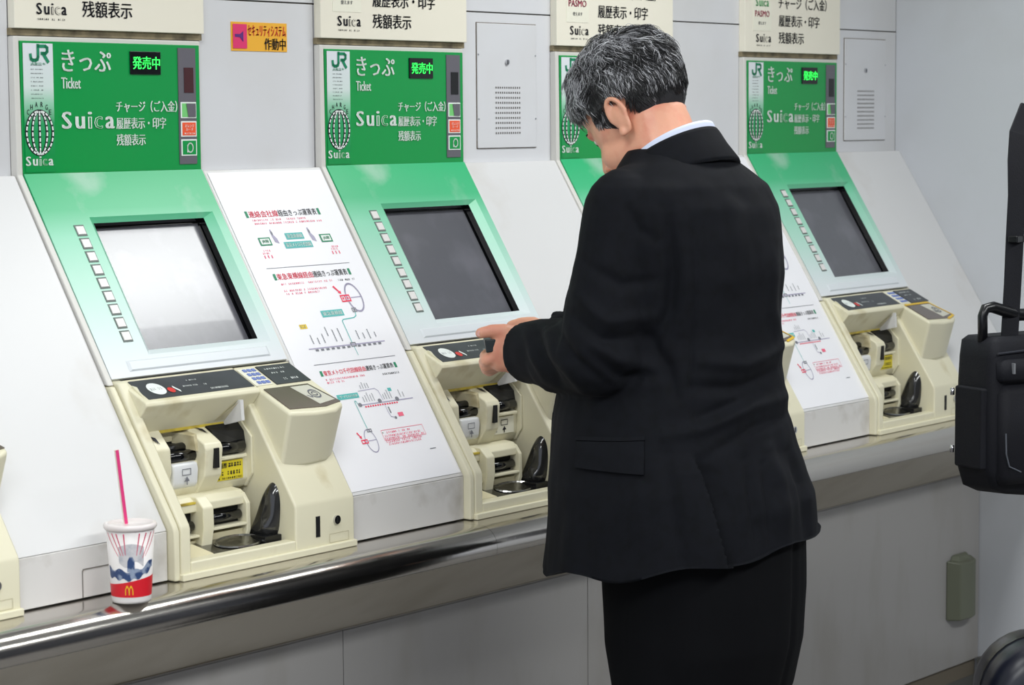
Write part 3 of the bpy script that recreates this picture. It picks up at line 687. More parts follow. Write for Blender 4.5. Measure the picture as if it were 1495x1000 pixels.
class Wrap(MB):      # print wrapped round the cup: u = angle offset seen from the counter front, v = height
    def pt(s, u, v, h=.0006): a = tcam+u; r = rad(v)+h; return (cx+r*math.cos(a), cy+r*math.sin(a), v)
    def poly(s, pts, h=.0006): s.add([s.pt(u, v, h) for u, v in pts], [tuple(range(len(pts)))]); return s
    def strip(s, top, bot, n=24, u0=0, u1=1, h=.0006):
        for i in range(n):
            a = u0+(u1-u0)*i/n; b = u0+(u1-u0)*(i+1)/n; s.poly([(a, bot(a)), (b, bot(b)), (b, top(b)), (a, top(a))], h)
        return s
    def line(s, a, b, w0, w1, n=6):
        for i in range(n):
            p = [a[k]+(b[k]-a[k])*i/n for k in (0, 1)]; q = [a[k]+(b[k]-a[k])*(i+1)/n for k in (0, 1)]
            wa = w0+(w1-w0)*i/n; wb = w0+(w1-w0)*(i+1)/n; s.poly([(p[0]-wa, p[1]), (q[0]-wb, q[1]), (q[0]+wb, q[1]), (p[0]+wa, p[1])])
        return s
part('red_band', Wrap().strip(lambda u: CT+.0315+.0055*math.sin(min(max(u, -1.4), 1.4)), lambda u: CT+.009, 40, -2.2, 2.2), mat('cup_red', (222, 28, 44), .4), cp)
q = Wrap()
for uc in (-.20, -.02):
    pts = [(uc+.088*math.cos(t_), CT+.0125+.0125*math.sin(t_)**.7) for t_ in [math.pi*k_/8 for k_ in range(9)]]
    for a, b in zip(pts, pts[1:]): q.line(a, b, .022, .022, 1) if abs(a[0]-b[0]) < .02 else q.poly([(a[0], a[1]-.0022), (b[0], b[1]-.0022), (b[0], b[1]+.0012), (a[0], a[1]+.0012)])
q.v = [(cx+(x-cx)*1.02, cy+(y-cy)*1.02, z) for x, y, z in q.v]; part('arches_logo', q, mat('cup_yellow', (250, 190, 40), .4), cp)
q = Wrap(); rg = random.Random(5)
for i, u in enumerate((-1.15, -.85, -.62, -.28, .38, .70, 1.0, 1.3)):
    u2 = u*.45+(.08 if u > 0 else -.05); q.line((u, CT+HC-.008), (u2 if abs(u) > .3 else u+.05, CT+.063+rg.random()*.006), .028, .012)
part('red_rays', q, mat('cup_ray', (222, 70, 110), .4), cp)
q = Wrap()
q.strip(lambda u: CT+.046+.012*abs(u)**1.5*(1 if u > 0 else .25)+.0025*math.sin(9*u), lambda u: CT+.033+.010*abs(u)**1.4*(1.25 if u > 0 else .3)+.002*math.sin(13*u), 30, -1.25, 1.2)
q.poly([(-.17, CT+.045), (.18, CT+.045), (.16, CT+.060), (.08, CT+.066), (-.06, CT+.066), (-.15, CT+.060)], .0008)
part('blue_figure', q, mat('cup_navy', (52, 76, 122), .45, col2=(150, 164, 188), nscale=70, lo=.5, hi=.6), cp)
q = Wrap(); q.strip(lambda u: CT+.080+.004*math.cos(3*u), lambda u: CT+.055+.004*math.sin(7*u), 20, -.55, .6, .0004)
part('grey_haze_print', q, mat('cup_grey', (216, 214, 216), .45, col2=(176, 180, 190), nscale=90), cp)
s0, s1 = Vector((-.142, -.372, CT+HC)), Vector((-.1500, -.365, CT+HC+.104))
sb = part('straw', MB().tube([s0-Vector((0, 0, .03)), s0, s1], .0033, 12), mat('straw_white', (238, 226, 214), .35), cp, smooth=False)
ax = (s1-s0).normalized(); sd_ = ax.cross(Vector((-.6, -.8, 0))).normalized()
for off in (.35,):
    q = MB(); n = 24; vcam = Vector((-.65, -.75, 0)).normalized()
    for i in range(n):
        for k_, t_ in enumerate((i/n, (i+1)/n)):
            base = s0.lerp(s1, t_)
            for da in (-.75, -.35, 0, .35, .75):
                a = off+da; q.v.append(tuple(base+(vcam*math.cos(a)+sd_*math.sin(a))*.0036))
        q.f += [(10*i+k_, 10*i+k_+1, 10*i+k_+6, 10*i+k_+5) for k_ in range(4)]
    part('pink_stripe', q, mat('straw_pink', (226, 62, 128), .35), sb)
# ------------------------------------------------------------------ the man
RV = Vector((.6268, -.7792, 0)); FV = Vector((.7792, .6268, 0)); PB = Vector((.676, -.72, 0))
def sphere(c, r, n=12):
    c = Vector(c); r = Vector(r) if isinstance(r, (tuple, list, Vector)) else Vector((r, r, r)); out = []
    for i in range(n+1):
        t_ = math.pi*i/n; m_ = 1 if i in (0, n) else n*2
        for k in range(m_):
            a = math.pi*k/n; out.append(c+Vector((r.x*math.sin(t_)*math.cos(a), r.y*math.sin(t_)*math.sin(a), r.z*math.cos(t_))))
    return out
def hull(*pts):
    bm = bmesh.new(); vs = [bm.verts.new(p) for g_ in pts for p in g_]
    r = bmesh.ops.convex_hull(bm, input=vs); 
    bmesh.ops.delete(bm, geom=[v for v in bm.verts if not v.link_faces], context='VERTS')
    bm.verts.index_update(); mb = MB(); mb.add([tuple(v.co) for v in bm.verts], [tuple(v.index for v in f.verts) for f in bm.faces]); bm.free(); return mb
def cap(a, b, ra, rb=None, n=8): return hull(sphere(a, ra, n), sphere(b, ra if rb is None else rb, n))
def chain(pts, rs, n=8): return [cap(pts[i], pts[i+1], rs[i], rs[i+1], n) for i in range(len(pts)-1)]
def loft(rings):
    mb = MB(); n = len(rings[0]); vs = [p for r in rings for p in r]; fs = [tuple(range(n))[::-1], tuple(range((len(rings)-1)*n, len(rings)*n))]
    for i in range(len(rings)-1):
        for k in range(n): fs.append((i*n+k, i*n+(k+1) % n, (i+1)*n+(k+1) % n, (i+1)*n+k))
    return mb.add(vs, fs)
def remesh(parts, voxel, smooth=4, fac=.5):
    me = bpy.data.meshes.new('tmp'); v = []; f = []
    for p in parts:
        bm = bmesh.new(); m_ = bpy.data.meshes.new('q'); m_.from_pydata(p.v, [], p.f); bm.from_mesh(m_); bmesh.ops.recalc_face_normals(bm, faces=bm.faces)
        n = len(v); bm.verts.index_update(); v += [tuple(x.co) for x in bm.verts]; f += [tuple(x.index+n for x in q.verts) for q in bm.faces]; bm.free(); bpy.data.meshes.remove(m_)
    me.from_pydata(v, [], f); o = bpy.data.objects.new('tmp', me); C.objects.link(o)
    r = o.modifiers.new('r', 'REMESH'); r.mode = 'VOXEL'; r.voxel_size = voxel
    s = o.modifiers.new('s', 'SMOOTH'); s.iterations = smooth; s.factor = fac
    bpy.context.view_layer.update(); dg = bpy.context.evaluated_depsgraph_get()
    out = bpy.data.meshes.new_from_object(o.evaluated_get(dg)); bpy.data.objects.remove(o); bpy.data.meshes.remove(me); return out
def displaced(me, fn):
    ns = [v.normal.copy() for v in me.vertices]
    for v, n in zip(me.vertices, ns): v.co += n*fn(v.co, n)
    me.update()
def from_mesh(name, me, m, parent, **k):
    mb = MB(); mb.v = [tuple(v.co) for v in me.vertices]; mb.f = [tuple(p.vertices) for p in me.polygons]
    return part(name, mb, m, parent, smooth=True, **k)
SUIT = mat('black_suit_wool', (13, 15, 21), .85, spec=.18, col2=(9, 11, 15), nscale=60, bump=.08, bscale=900)
TROU = mat('black_trouser_wool', (9, 10, 13), .85, spec=.12, bump=.06, bscale=900)
SKIN = mat('skin', (224, 164, 136), .45, col2=(216, 134, 112), nscale=22, lo=.45, hi=.75, bump=.05, bscale=300)
SKIN.node_tree.nodes['Principled BSDF'].inputs['Subsurface Weight'].default_value = .15
SKIN.node_tree.nodes['Principled BSDF'].inputs['Subsurface Radius'].default_value = (.012, .005, .003)
man = thing('person', 'grey haired man in a black suit, seen from behind, holding a small black wallet', 'person', (.676, -.76, FZ))
# --- body: head, neck, trunk, arms and hands as one surface
HC_ = Vector((.676, -.650, 1.508)); py = math.radians(35); hy = math.radians(-3)
hf = Vector((-math.sin(hy)*math.cos(py), math.cos(hy)*math.cos(py), -math.sin(py))); hl = Vector((-math.cos(hy), -math.sin(hy), 0)); hu = hl.cross(hf)*-1
if hu.z < 0: hu = -hu
def H(l, f, u): return HC_+hl*l+hf*f+hu*u
def hell(c, r, n=14):   # ellipsoid in head axes
    return [H(c[0]+p.x, c[1]+p.y, c[2]+p.z) for p in sphere((0, 0, 0), r, n)]
bodyp = [hull(hell((0, -.004, .034), (.072, .090, .085))), hull(hell((0, .020, .0), (.064, .060, .07))),
         hull(hell((0, .030, -.045), (.058, .045, .05)), hell((0, .050, -.080), (.026, .018, .018))),
         hull(hell((.03, .045, -.045), (.030, .025, .030)), hell((.04, .005, -.065), (.020, .022, .03))),
         hull(hell((-.03, .045, -.045), (.030, .025, .030)), hell((-.04, .005, -.065), (.020, .022, .03))),
         hull(hell((0, .074, .012), (.040, .012, .012))),
         hull(hell((0, .078, .0), (.007, .010, .010)), hell((0, .097, -.038), (.010, .009, .009))), hull(hell((0, .088, -.042), (.019, .010, .008))),
         hull(hell((0, .078, -.064), (.021, .008, .005))), hull(hell((0, .077, -.073), (.018, .008, .006)))]
for sx in (-1, 1):   # ear: bowl and rim
    bodyp.append(hull(hell((sx*.070, -.016, -.016), (.008, .013, .023))))
    rim = [H(sx*(.0745+.005*math.sin(a)), -.018-.0155*math.cos(a)*(1 if math.sin(a) > -.3 else .7), -.014+.0285*math.sin(a)) for a in [math.radians(x) for x in range(-95, 215, 25)]]
    bodyp += chain(rim, [.0042]*len(rim), 6)
    bodyp.append(hull(hell((sx*.074, -.010, -.040), (.005, .006, .008))))
NB = Vector((.670, -.718, 1.40))
bodyp += [cap(NB, H(0, -.018, -.035), .066, .056, 10), cap(NB, NB+Vector((0, 0, -.08)), .07, .12, 10)]
bodyp += chain([Vector((.676, -.72, 1.33)), Vector((.676, -.72, 1.1)), Vector((.676, -.735, .86))], [.12, .125, .12], 10)
WL = Vector((.592, -.475, 1.136)); EL = Vector((.508, -.705, 1.150)); SL = Vector((.556, -.715, 1.362))
WR = Vector((.724, -.425, 1.136)); ER = Vector((.850, -.690, 1.150)); SR = Vector((.800, -.715, 1.362))
for s_, e_, w_ in ((SL, EL, WL), (SR, ER, WR)): bodyp += chain([s_, e_, w_], [.048, .040, .027], 8)
def hand(Wr, ea, eb, ec):
    """palm, thumb and four curled fingers; ea along the hand, eb towards the thumb, ec out of the back of the hand"""
    P_ = lambda a, b, c: Wr+ea*a+eb*b+ec*c
    out = [hull(sphere(P_(-.012, .010, 0), .024, 7), sphere(P_(-.012, -.008, 0), .024, 7), sphere(P_(.020, .026, 0), .014, 7), sphere(P_(.026, -.018, -.006), .015, 7), sphere(P_(.034, .004, -.002), .013, 7)),
           hull(sphere(P_(.004, .026, -.004), .016, 7), sphere(P_(.024, .030, .002), .0125, 7))]
    out += chain([P_(.018, .032, .002), P_(.038, .034, .005), P_(.057, .0305, .006)], [.0130, .0105, .0088], 7)
    for b0, ln, c0 in ((-.004, 1, .0), (-.014, 1.08, -.012), (-.020, 1.0, -.026), (-.024, .82, -.039)):
        k0 = P_(.028, b0, c0); k1 = P_(.028+.020*ln, b0-.010, c0-.002); k2 = P_(.030+.021*ln, b0-.004, c0-.020*ln); k3 = P_(.030+.010*ln, b0+.004, c0-.034*ln)
        out += chain([k0, k1, k2, k3], [.0105, .0100, .0088, .0078], 7)
    return out
bodyp += hand(WL, -RV*1, Vector((0, 0, 1)), -FV)
ea = Vector((-.35, .93, -.05)).normalized(); bodyp += hand(WR, ea, Vector((0, 0, 1)), Vector((.93, .35, 0)).normalized())
bme = remesh(bodyp, .0030, 3, .5)
from_mesh('body', bme, SKIN, man)
q = MB(); tb = WL-RV*.057+Vector((0, 0, .0305))-FV*.006
q.add([tuple(tb-RV*a+Vector((0, 0, b))-FV*.0092+FV*(abs(a-.002)*.25+abs(b)*.3)) for a, b in ((-.004, -.004), (.004, -.0045), (.0065, 0), (.004, .0045), (-.004, .004), (-.006, 0))], [(0, 1, 2, 3, 4, 5)])
part('thumbnail', q, mat('nail', (232, 176, 166), .25), man)
for sx in (-1, 1):
    part('eye', hull(hell((sx*.029, .0665, -.004), (.010, .007, .006), 10)), mat('eye_white', (226, 220, 214), .2), man, smooth=True)
    part('iris', hull(hell((sx*.029, .0722, -.006), (.004, .0018, .0035), 8)), mat('eye_dark', (36, 24, 20), .2), man, smooth=True)
    part('eyebrow', hull(hell((sx*.016, .0840, .012), (.006, .0025, .0025), 6), hell((sx*.036, .0755, .014), (.004, .003, .0018), 6)), mat('brow', (40, 38, 38), .8), man, smooth=True)
# --- jacket
def ring(z, a, b, dx=0, dy=0, n=40, tilt=0, ex=2.0):
    out = []
    for k in range(n):
        t_ = 2*math.pi*k/n; c_, s_ = math.cos(t_), math.sin(t_)
        out.append(Vector((PB.x+dx+a*math.copysign(abs(c_)**(2/ex), c_), PB.y+dy+b*math.copysign(abs(s_)**(2/ex), s_), z+tilt*s_)))
    return out
tor = [(.785, .222, .202, .010, -.008), (.836, .222, .200, .008, -.006), (.90, .216, .196, .008, -.008), (.95, .208, .190, .004, -.004), (1.01, .190, .180, .0, .002), (1.05, .180, .174, .0, .006),
       (1.095, .170, .166, 0, .004), (1.137, .164, .160, 0, .0), (1.18, .163, .154, .0, -.002), (1.22, .168, .150, .002, -.006), (1.264, .172, .146, .004, -.012), (1.317, .174, .138, .002, -.016),
       (1.367, .170, .122, 0, -.022), (1.40, .150, .102, 0, -.026), (1.43, .108, .088, -.004, -.014), (1.455, .074, .070, -.006, -.006)]
torso = loft([ring(z, a, b, dx, dy, ex=2.2) for z, a, b, dx, dy in tor])
ja = [torso]
for sg, s_, e_, w_ in ((-1, SL, EL, WL), (1, SR, ER, WR)):
    wv = (w_-e_).normalized()
    ja += [cap(Vector((.676+sg*.075, -.742, 1.410)), s_+Vector((-sg*.006, 0, .004)), .036, .062, 10)]
    ja += [cap(s_, e_+Vector((0, 0, .01)), .066, .066, 10), cap(e_+Vector((0, -.004, .004)), e_+wv*.12+Vector((0, 0, -.004)), .063, .057, 10)]
    # sleeve end cut square
    q0, q1 = e_+wv*.10, w_-wv*(.032 if sg < 0 else .02); u_ = wv.orthogonal().normalized(); x_ = wv.cross(u_)
    ja.append(loft([[q_+(u_*math.cos(2*math.pi*k/20)+x_*math.sin(2*math.pi*k/20))*r_ for k in range(20)] for q_, r_ in ((q0, .057), (q0.lerp(q1, .5), .053), (q1, .0485))]))
jme = remesh(ja, .0042, 6, .5)
def px(x, y): return ((x-985)/935, 1.157+(500-y)/935)
def seg(p, a, b):
    ax_, ay_ = b[0]-a[0], b[1]-a[1]; l = ax_*ax_+ay_*ay_; t_ = max(0, min(1, ((p[0]-a[0])*ax_+(p[1]-a[1])*ay_)/l)); return math.hypot(p[0]-a[0]-ax_*t_, p[1]-a[1]-ay_*t_), t_
# folds of the cloth on the back and the near sleeve, in body coordinates (across, height): path, depth, width
folds = [([(1138, 505), (1075, 520), (1010, 512)], .006, .010), ([(1140, 532), (1070, 552), (1000, 548)], -.007, .010), ([(1146, 575), (1080, 580), (1010, 605), (960, 612)], .006, .010),
         ([(1150, 600), (1085, 608), (1020, 640)], -.004, .008), ([(1100, 560), (1050, 575), (1010, 590)], -.005, .009), ([(1125, 350), (1120, 450), (1135, 500)], .004, .010),
         ([(962, 300), (972, 380), (968, 440), (940, 500)], -.007, .010), ([(985, 320), (990, 400), (985, 470)], .004, .010), ([(1000, 330), (1004, 420), (996, 540), (1000, 640)], -.0022, .0035),
         ([(905, 290), (925, 330), (950, 345)], -.003, .008), ([(850, 375), (900, 405), (950, 400)], -.004, .009), ([(838, 420), (880, 455), (945, 450)], .005, .010), ([(835, 450), (870, 480), (940, 478)], -.006, .009),
         ([(812, 468), (835, 505), (880, 540)], -.006, .008), ([(795, 466), (815, 510), (850, 552)], .005, .008), ([(780, 468), (792, 510), (818, 552)], -.005, .007), ([(768, 470), (775, 510), (795, 550)], .003, .006),
         ([(850, 470), (890, 505), (940, 520)], .005, .010), ([(860, 500), (905, 535), (950, 530)], -.005, .009), ([(930, 470), (965, 520), (975, 560)], -.006, .010),
         ([(1075, 650), (1085, 720), (1095, 810)], -.006, .009), ([(1110, 640), (1125, 700), (1135, 800)], .006, .010), ([(1140, 650), (1160, 710), (1168, 800)], -.006, .009), ([(1100, 660), (1108, 740), (1112, 800)], -.004, .006), ([(870, 560), (865, 600)], .003, .012),
         ([(830, 700), (835, 820)], .003, .015), ([(960, 640), (975, 740), (985, 825)], -.003, .012), ([(1050, 260), (1060, 330), (1050, 400)], .003, .016), ([(1000, 250), (1090, 300)], -.002, .012)]
folds = [([px(*p) for p in pts], d_, w_) for pts, d_, w_ in folds]
vent = [px(1000, 640), px(1020, 700), px(1036, 770), px(1048, 830)]
def jdisp(co, n):
    rel = co-PB; r_ = rel.dot(RV); z_ = co.z; out = 0
    out += .0042*noise.noise(co*9)+.0026*noise.noise(co*21+Vector((3, 1, 7)))
    face = -n.dot(FV)
    if face > -.1:
        w = min(1, (face+.1)/.4); p = (r_, z_)
        for pts, d_, wd_ in folds:
            best = 9; tt = 0
            for i in range(len(pts)-1):
                d, t_ = seg(p, pts[i], pts[i+1])
                if d < best: best = d; tt = (i+t_)/(len(pts)-1)
            if best < wd_*3: out += w*d_*1.5*math.exp(-(best/wd_)**2)*(.35+.65*math.sin(math.pi*min(max(tt, .04), .96)))
        if z_ < vent[0][1]+.004:
            for i in range(3):
                (a0, b0), (a1, b1) = vent[i], vent[i+1]
                if b1 <= z_ <= b0 or (i == 2 and z_ < b1) or (i == 0 and z_ > b0):
                    t_ = (b0-z_)/(b0-b1); dr = r_-(a0+(a1-a0)*t_); k_ = min(1, (vent[0][1]-z_+.004)/.03)
                    if dr < 0: out += w*k_*.010*math.exp(-(dr/.05)**2)
                    else: out -= w*k_*.010*math.exp(-(dr/.03)**2)
                    break
    else:
        out += .004*noise.noise(co*15+Vector((9, 2, 2)))
    return out
displaced(jme, jdisp)
# hem cut clean, hanging in a slight wave
for v in jme.vertices:
    if v.co.z < .838: v.co.z = .838
    if v.co.z < 1.0: v.co.z += (v.co-PB).dot(RV)*.13*min(1, (1.0-v.co.z)/.12)
    if v.co.z < .90: v.co.z += (.90-v.co.z)*.10*math.sin(7*math.atan2(v.co.y-PB.y, v.co.x-PB.x))
jk = from_mesh('jacket', jme, SUIT, man)
bvh = BVHTree.FromPolygons([v.co for v in jme.vertices], [p.vertices for p in jme.polygons])
def onj(r_, z_, off=.0):
    o_ = PB+RV*r_-FV*.8; o_.z = z_; h_, n_, _, _ = bvh.ray_cast(o_, FV)
    return (h_+n_*off, n_) if h_ is not None else (PB+RV*r_, Vector((0, 0, 1)))
def patch(name, corners, nu, nv, off, m, parent, thick=.002):   # a piece of cloth lying on the jacket
    (a, b, c_, d_) = [px(*p) for p in corners]; mb = MB(); top = []; bot = []
    for j in range(nv+1):
        for i in range(nu+1):
            u_, v_ = i/nu, j/nv
            r_ = (a[0]*(1-u_)+b[0]*u_)*(1-v_)+(d_[0]*(1-u_)+c_[0]*u_)*v_; z_ = (a[1]*(1-u_)+b[1]*u_)*(1-v_)+(d_[1]*(1-u_)+c_[1]*u_)*v_
            h_, n_ = onj(r_, z_); top.append(tuple(h_+n_*(off+thick*(.3+.7*v_)))); bot.append(tuple(h_-n_*.004))
    W_ = nu+1; fs = [(j*W_+i, j*W_+i+1, (j+1)*W_+i+1, (j+1)*W_+i) for j in range(nv) for i in range(nu)]
    edge = list(range(nu+1))+[j*W_+nu for j in range(1, nv+1)]+[nv*W_+i for i in range(nu-1, -1, -1)]+[j*W_ for j in range(nv-1, 0, -1)]
    n_ = len(top); fs += [(edge[i], edge[(i+1) % len(edge)], edge[(i+1) % len(edge)]+n_, edge[i]+n_) for i in range(len(edge))]
    mb.add(top+bot, fs); return part(name, mb, m, parent, smooth=False)
patch('pocket_flap', ((842, 628), (932, 621), (931, 666), (840, 664)), 14, 6, .0015, SUIT, jk, .004)
patch('pocket_welt', ((840, 621), (933, 614), (933, 620), (840, 627)), 14, 2, .001, SUIT, jk, .002)
# collar rolled round the neck
def colring(rad_, dz, n=40, gap=.0):
    out = []
    for k in range(n+1):
        t_ = math.radians(-150+300*k/n); fr = .5-.5*math.cos(t_)
        out.append(Vector((.668+(rad_-.003+.008*fr)*math.sin(t_), -.716-(rad_-.003)*math.cos(t_)*1.02, 1.4500+.036*math.cos(t_)+dz-.018*fr*fr)))
    return out
def band(rings_):
    mb = MB(); n = len(rings_[0]); mb.v = [tuple(p) for r in rings_ for p in r]; R_ = len(rings_)
    for i in range(R_):
        for k in range(n-1): mb.f.append((i*n+k, i*n+k+1, ((i+1) % R_)*n+k+1, ((i+1) % R_)*n+k))
    mb.f.append(tuple(i*n for i in range(R_))); mb.f.append(tuple(i*n+n-1 for i in range(R_))[::-1]); return mb
part('collar', band([colring(.0705, -.02), colring(.0725, .000), colring(.0755, .0035), colring(.0795, -.001), colring(.0905, -.018), colring(.108, -.040), colring(.110, -.046), colring(.09, -.05)]), SUIT, jk, smooth=True)
part('shirt_collar', band([colring(.0665, -.03), colring(.0672, .010), colring(.0690, .0125), colring(.0712, .009), colring(.074, -.01), colring(.074, -.03)]), mat('pale_blue_shirt', (214, 222, 244), .6), man, smooth=True)
# --- trousers
tp = [loft([ring(z, a, b, .008, dy, ex=2.3) for z, a, b, dy in ((.94, .155, .135, -.045), (.86, .165, .145, -.048), (.78, .168, .143, -.05), (.70, .168, .138, -.05), (.62, .160, .118, -.05), (.56, .12, .08, -.05))])]
for sg in (-1, 1):
    x0 = .684+sg*.082; x1 = .684+sg*.098
    tp.append(loft([[Vector((x0+(x1-x0)*t_+r_*math.cos(2*math.pi*k/24), y_+r_*1.12*math.sin(2*math.pi*k/24), z_)) for k in range(24)] for z_, r_, y_, t_ in
                    ((.84, .088, -.768, 0), (.72, .086, -.768, .2), (.62, .080, -.770, .4), (.50, .070, -.772, .6), (.40, .066, -.780, .7), (.28, .061, -.790, .9), (.205, .060, -.790, 1))]))
    sh_ = hull(sphere((x1, -.815, .212), (.040, .050, .040), 8), sphere((x1+sg*.012, -.700, .195), (.040, .062, .022), 8), [Vector((x1+a, b, FZ+.001)) for a in (-.034, .034) for b in (-.855, -.66)])
    sh_.v = [(x, y, max(z, FZ+.001)) for x, y, z in sh_.v]
    part('shoe', sh_, mat('black_leather', (18, 17, 18), .25), man, smooth=True)
tme = remesh(tp, .006, 4)
displaced(tme, lambda co, n: .004*noise.noise(Vector((co.x*14, co.y*14, co.z*5)))+(-.004*math.exp(-((math.atan2(co.y+.77, co.x-.684)+1.3)/.06)**2)))
from_mesh('trousers', tme, TROU, man)
# --- hair: dark cap and combed strands
CE, RE = Vector((0, -.004, .034)), Vector((.0745, .0935, .0885))
def hairline(l, f, u):
    if f > .05: return u > .058+(f-.05)*.3
    if f > .004: return u > (-.012 if f < .026 and abs(l) > .05 else .036)
    if f > -.038: return u > .024 if abs(l) > .05 else u > -.02
    return u > -.026-.030*min(1, (-f-.038)/.03)
def scal(dv, k_=1.0): return Vector((CE.x+RE.x*dv.x*k_, CE.y+RE.y*dv.y*k_, CE.z+RE.z*dv.z*k_))
q = MB(); ns = 64; nr = 40; grid = []
for i in range(nr+1):
    for k in range(ns):
        t_ = math.pi*i/nr; a = 2*math.pi*k/ns; dv = Vector((math.sin(t_)*math.cos(a), math.sin(t_)*math.sin(a), math.cos(t_))); grid.append(dv)
for dv in grid:
    p = scal(dv, 1.02+.012*noise.noise(dv*3)); q.v.append(tuple(H(*p)))
for i in range(nr):
    for k in range(ns):
        ids = (i*ns+k, i*ns+(k+1) % ns, (i+1)*ns+(k+1) % ns, (i+1)*ns+k)
        if all(hairline(*scal(grid[j])) for j in ids): q.f.append(ids)
part('hair_cap', q, mat('hair_base', (26, 26, 30), .7), man, smooth=True)
rg = random.Random(11); q = MB(); cols = []
whorl = Vector((.012, -.040, .11))
n_str = 19000; made = 0
while made < n_str:
    dv = Vector((rg.gauss(0, 1), rg.gauss(0, 1), rg.gauss(0, 1))).normalized(); p = scal(dv)
    if not hairline(*p): continue
    made += 1
    top = max(0, min(1, (p.z-.0)/.11))
    # flow: away from the whorl, falling down the sides, swept back over the ears
    d = (p-whorl); d = d.normalized()+Vector((0, -.35 if p.y < .03 else .55, -.75*(1-top)))
    d += Vector((noise.noise(p*40), noise.noise(p*40+Vector((5, 5, 5))), noise.noise(p*40+Vector((9, 0, 3)))))*1.25
    ln = (.013+.024*top)*rg.uniform(.8, 1.3); lift = (.03+.19*top)*rg.uniform(.5, 1.25)
    if p.z < -.01: ln *= .75; lift *= .5
    nseg = 6; pts = []; cur = dv.copy(); ph = 7*noise.noise(p*30+Vector((2, 8, 1)))+rg.uniform(-.7, .7); wob = (.16+.26*rg.random())*top+.05
    clump = noise.noise(p*55+Vector((1, 7, 2)))
    for i in range(nseg+1):
        t_ = i/nseg; pos = scal(cur, 1.0+lift*math.sin(t_*2.0)*(.75+.5*clump)); pts.append(H(*pos))
        nn = cur; tg = (d-nn*d.dot(nn)); tg = tg.normalized() if tg.length > 1e-5 else nn.orthogonal()
        side = nn.cross(tg); tg = (tg+side*wob*3*math.sin(ph+t_*5+clump*4)).normalized()
        cur = (cur+tg*(ln/nseg)/.08).normalized()
    n0 = len(q.v); q.tube(pts, [.00050, .00060, .0006, .00055, .0005, .0004, .00015], 3, caps=False)
    zone = top*.80+.22*(1 if p.y > .02 else 0)+.75*noise.noise(p*34)-.04
    g_ = rg.random()
    if g_ < zone*.62: c_ = rg.uniform(.34, .72)
    elif g_ < zone*1.0: c_ = rg.uniform(.07, .22)
    else: c_ = rg.uniform(.006, .035)
    cols += [(c_*.97, c_*.98, c_*1.03, 1)]*(len(q.v)-n0)
HM = mat('hair_strands', (40, 40, 44), .42, attr='strand', spec=.5)
ho = part('hair', q, HM, man, smooth=True)
ca = ho.data.color_attributes.new('strand', 'FLOAT_COLOR', 'POINT')
ca.data.foreach_set('color', [x for c_ in cols for x in c_])
# --- wallet held in the left hand
wb_ = WL-RV*.040+Vector((0, 0, .010))
wo = thing('wallet', 'small black leather wallet held in the man\'s hand', 'wallet', tuple(wb_))
def wp(a, b, c_): return tuple(wb_-RV*a+Vector((0, 0, b))-FV*c_)
part('leather_fold', MB().hexa([wp(-.012, -.008, .010), wp(.008, -.011, .010), wp(.011, .010, .010), wp(-.012, .012, .010)], [wp(-.010, -.010, -.050), wp(.010, -.010, -.050), wp(.014, .008, -.050), wp(-.010, .008, -.050)]),
     mat('black_green_leather', (22, 32, 34), .4, bump=.1, bscale=200), wo, bevel=.002)

# ------------------------------------------------------------------ shoulder bag at the right
BAG = mat('black_nylon', (11, 12, 20), .7, spec=.3, bump=.15, bscale=500, col2=(16, 18, 26), nscale=10)
bg = thing('shoulder_bag', 'black fabric shoulder bag with carry handle and wide strap at the right edge', 'bag', (1.42, -.9, .83))
U1 = Vector((.93, -.37, 0)).normalized(); U2 = Vector((.37, .93, 0)).normalized(); B0 = Vector((1.307, -.934, 0))
def bp(u_, w_, z_): p = B0+U1*u_+U2*w_; return Vector((p.x, p.y, z_))
def slabloop(z_, i_, u0=0, u1=.30, w0=0, w1=.10, n=6, r_=.018):
    out = []
    for (cx_, cy_, a0) in ((u1-r_, w1-r_, 0), (u0+r_, w1-r_, 90), (u0+r_, w0+r_, 180), (u1-r_, w0+r_, 270)):
        for k in range(n+1):
            a = math.radians(a0+90*k/n); out.append(bp(cx_+(r_-i_)*math.cos(a), cy_+(r_-i_)*math.sin(a), z_))
    return out
bod = loft([slabloop(.858, .012, .03), slabloop(.868, .003, .01), slabloop(.90, .0, .0), slabloop(1.0, -.003, 0), slabloop(1.09, .0, .003), slabloop(1.118, .002, .004), slabloop(1.126, .010, .008)])
bo = part('body', bod, BAG, bg, smooth=True)
displaced(bo.data, lambda co, n: .004*noise.noise(co*9))
for v in bo.data.vertices:
    if v.co.z < .06*S: v.co.z -= max(0, v.co.x/S+.09)*.14*S
part('front_pocket', loft([slabloop(.875, .004, .014, .29, -.014, .02), slabloop(.89, .0, .012, .29, -.018, .02), slabloop(1.03, .0, .012, .29, -.016, .02), slabloop(1.045, .006, .014, .29, -.010, .02)]), BAG, bg, smooth=True)
part('pocket_flap', loft([slabloop(1.050, .004, .010, .29, -.012, .02), slabloop(1.058, .0, .010, .29, -.018, .02), slabloop(1.085, .0, .010, .29, -.014, .02), slabloop(1.094, .008, .012, .29, -.006, .02)]), BAG, bg, smooth=True)
part('side_pocket', MB().box(0, 0, 0, 0, 0, 0) if 0 else loft([[bp(-.010, .015, z_), bp(-.010, .085, z_), bp(.01, .09, z_), bp(.01, .01, z_)] for z_ in (.90, 1.04)]), BAG, bg, bevel=.004)
zp = [bp(.012, .012, 1.118), bp(.012, .088, 1.118)]; part('zipper', MB().tube([bp(.01, -.003, 1.10), bp(.10, -.003, 1.104), bp(.29, -.003, 1.104)], .0022, 6), mat('zip_dark', (40, 42, 50), .4), bg)
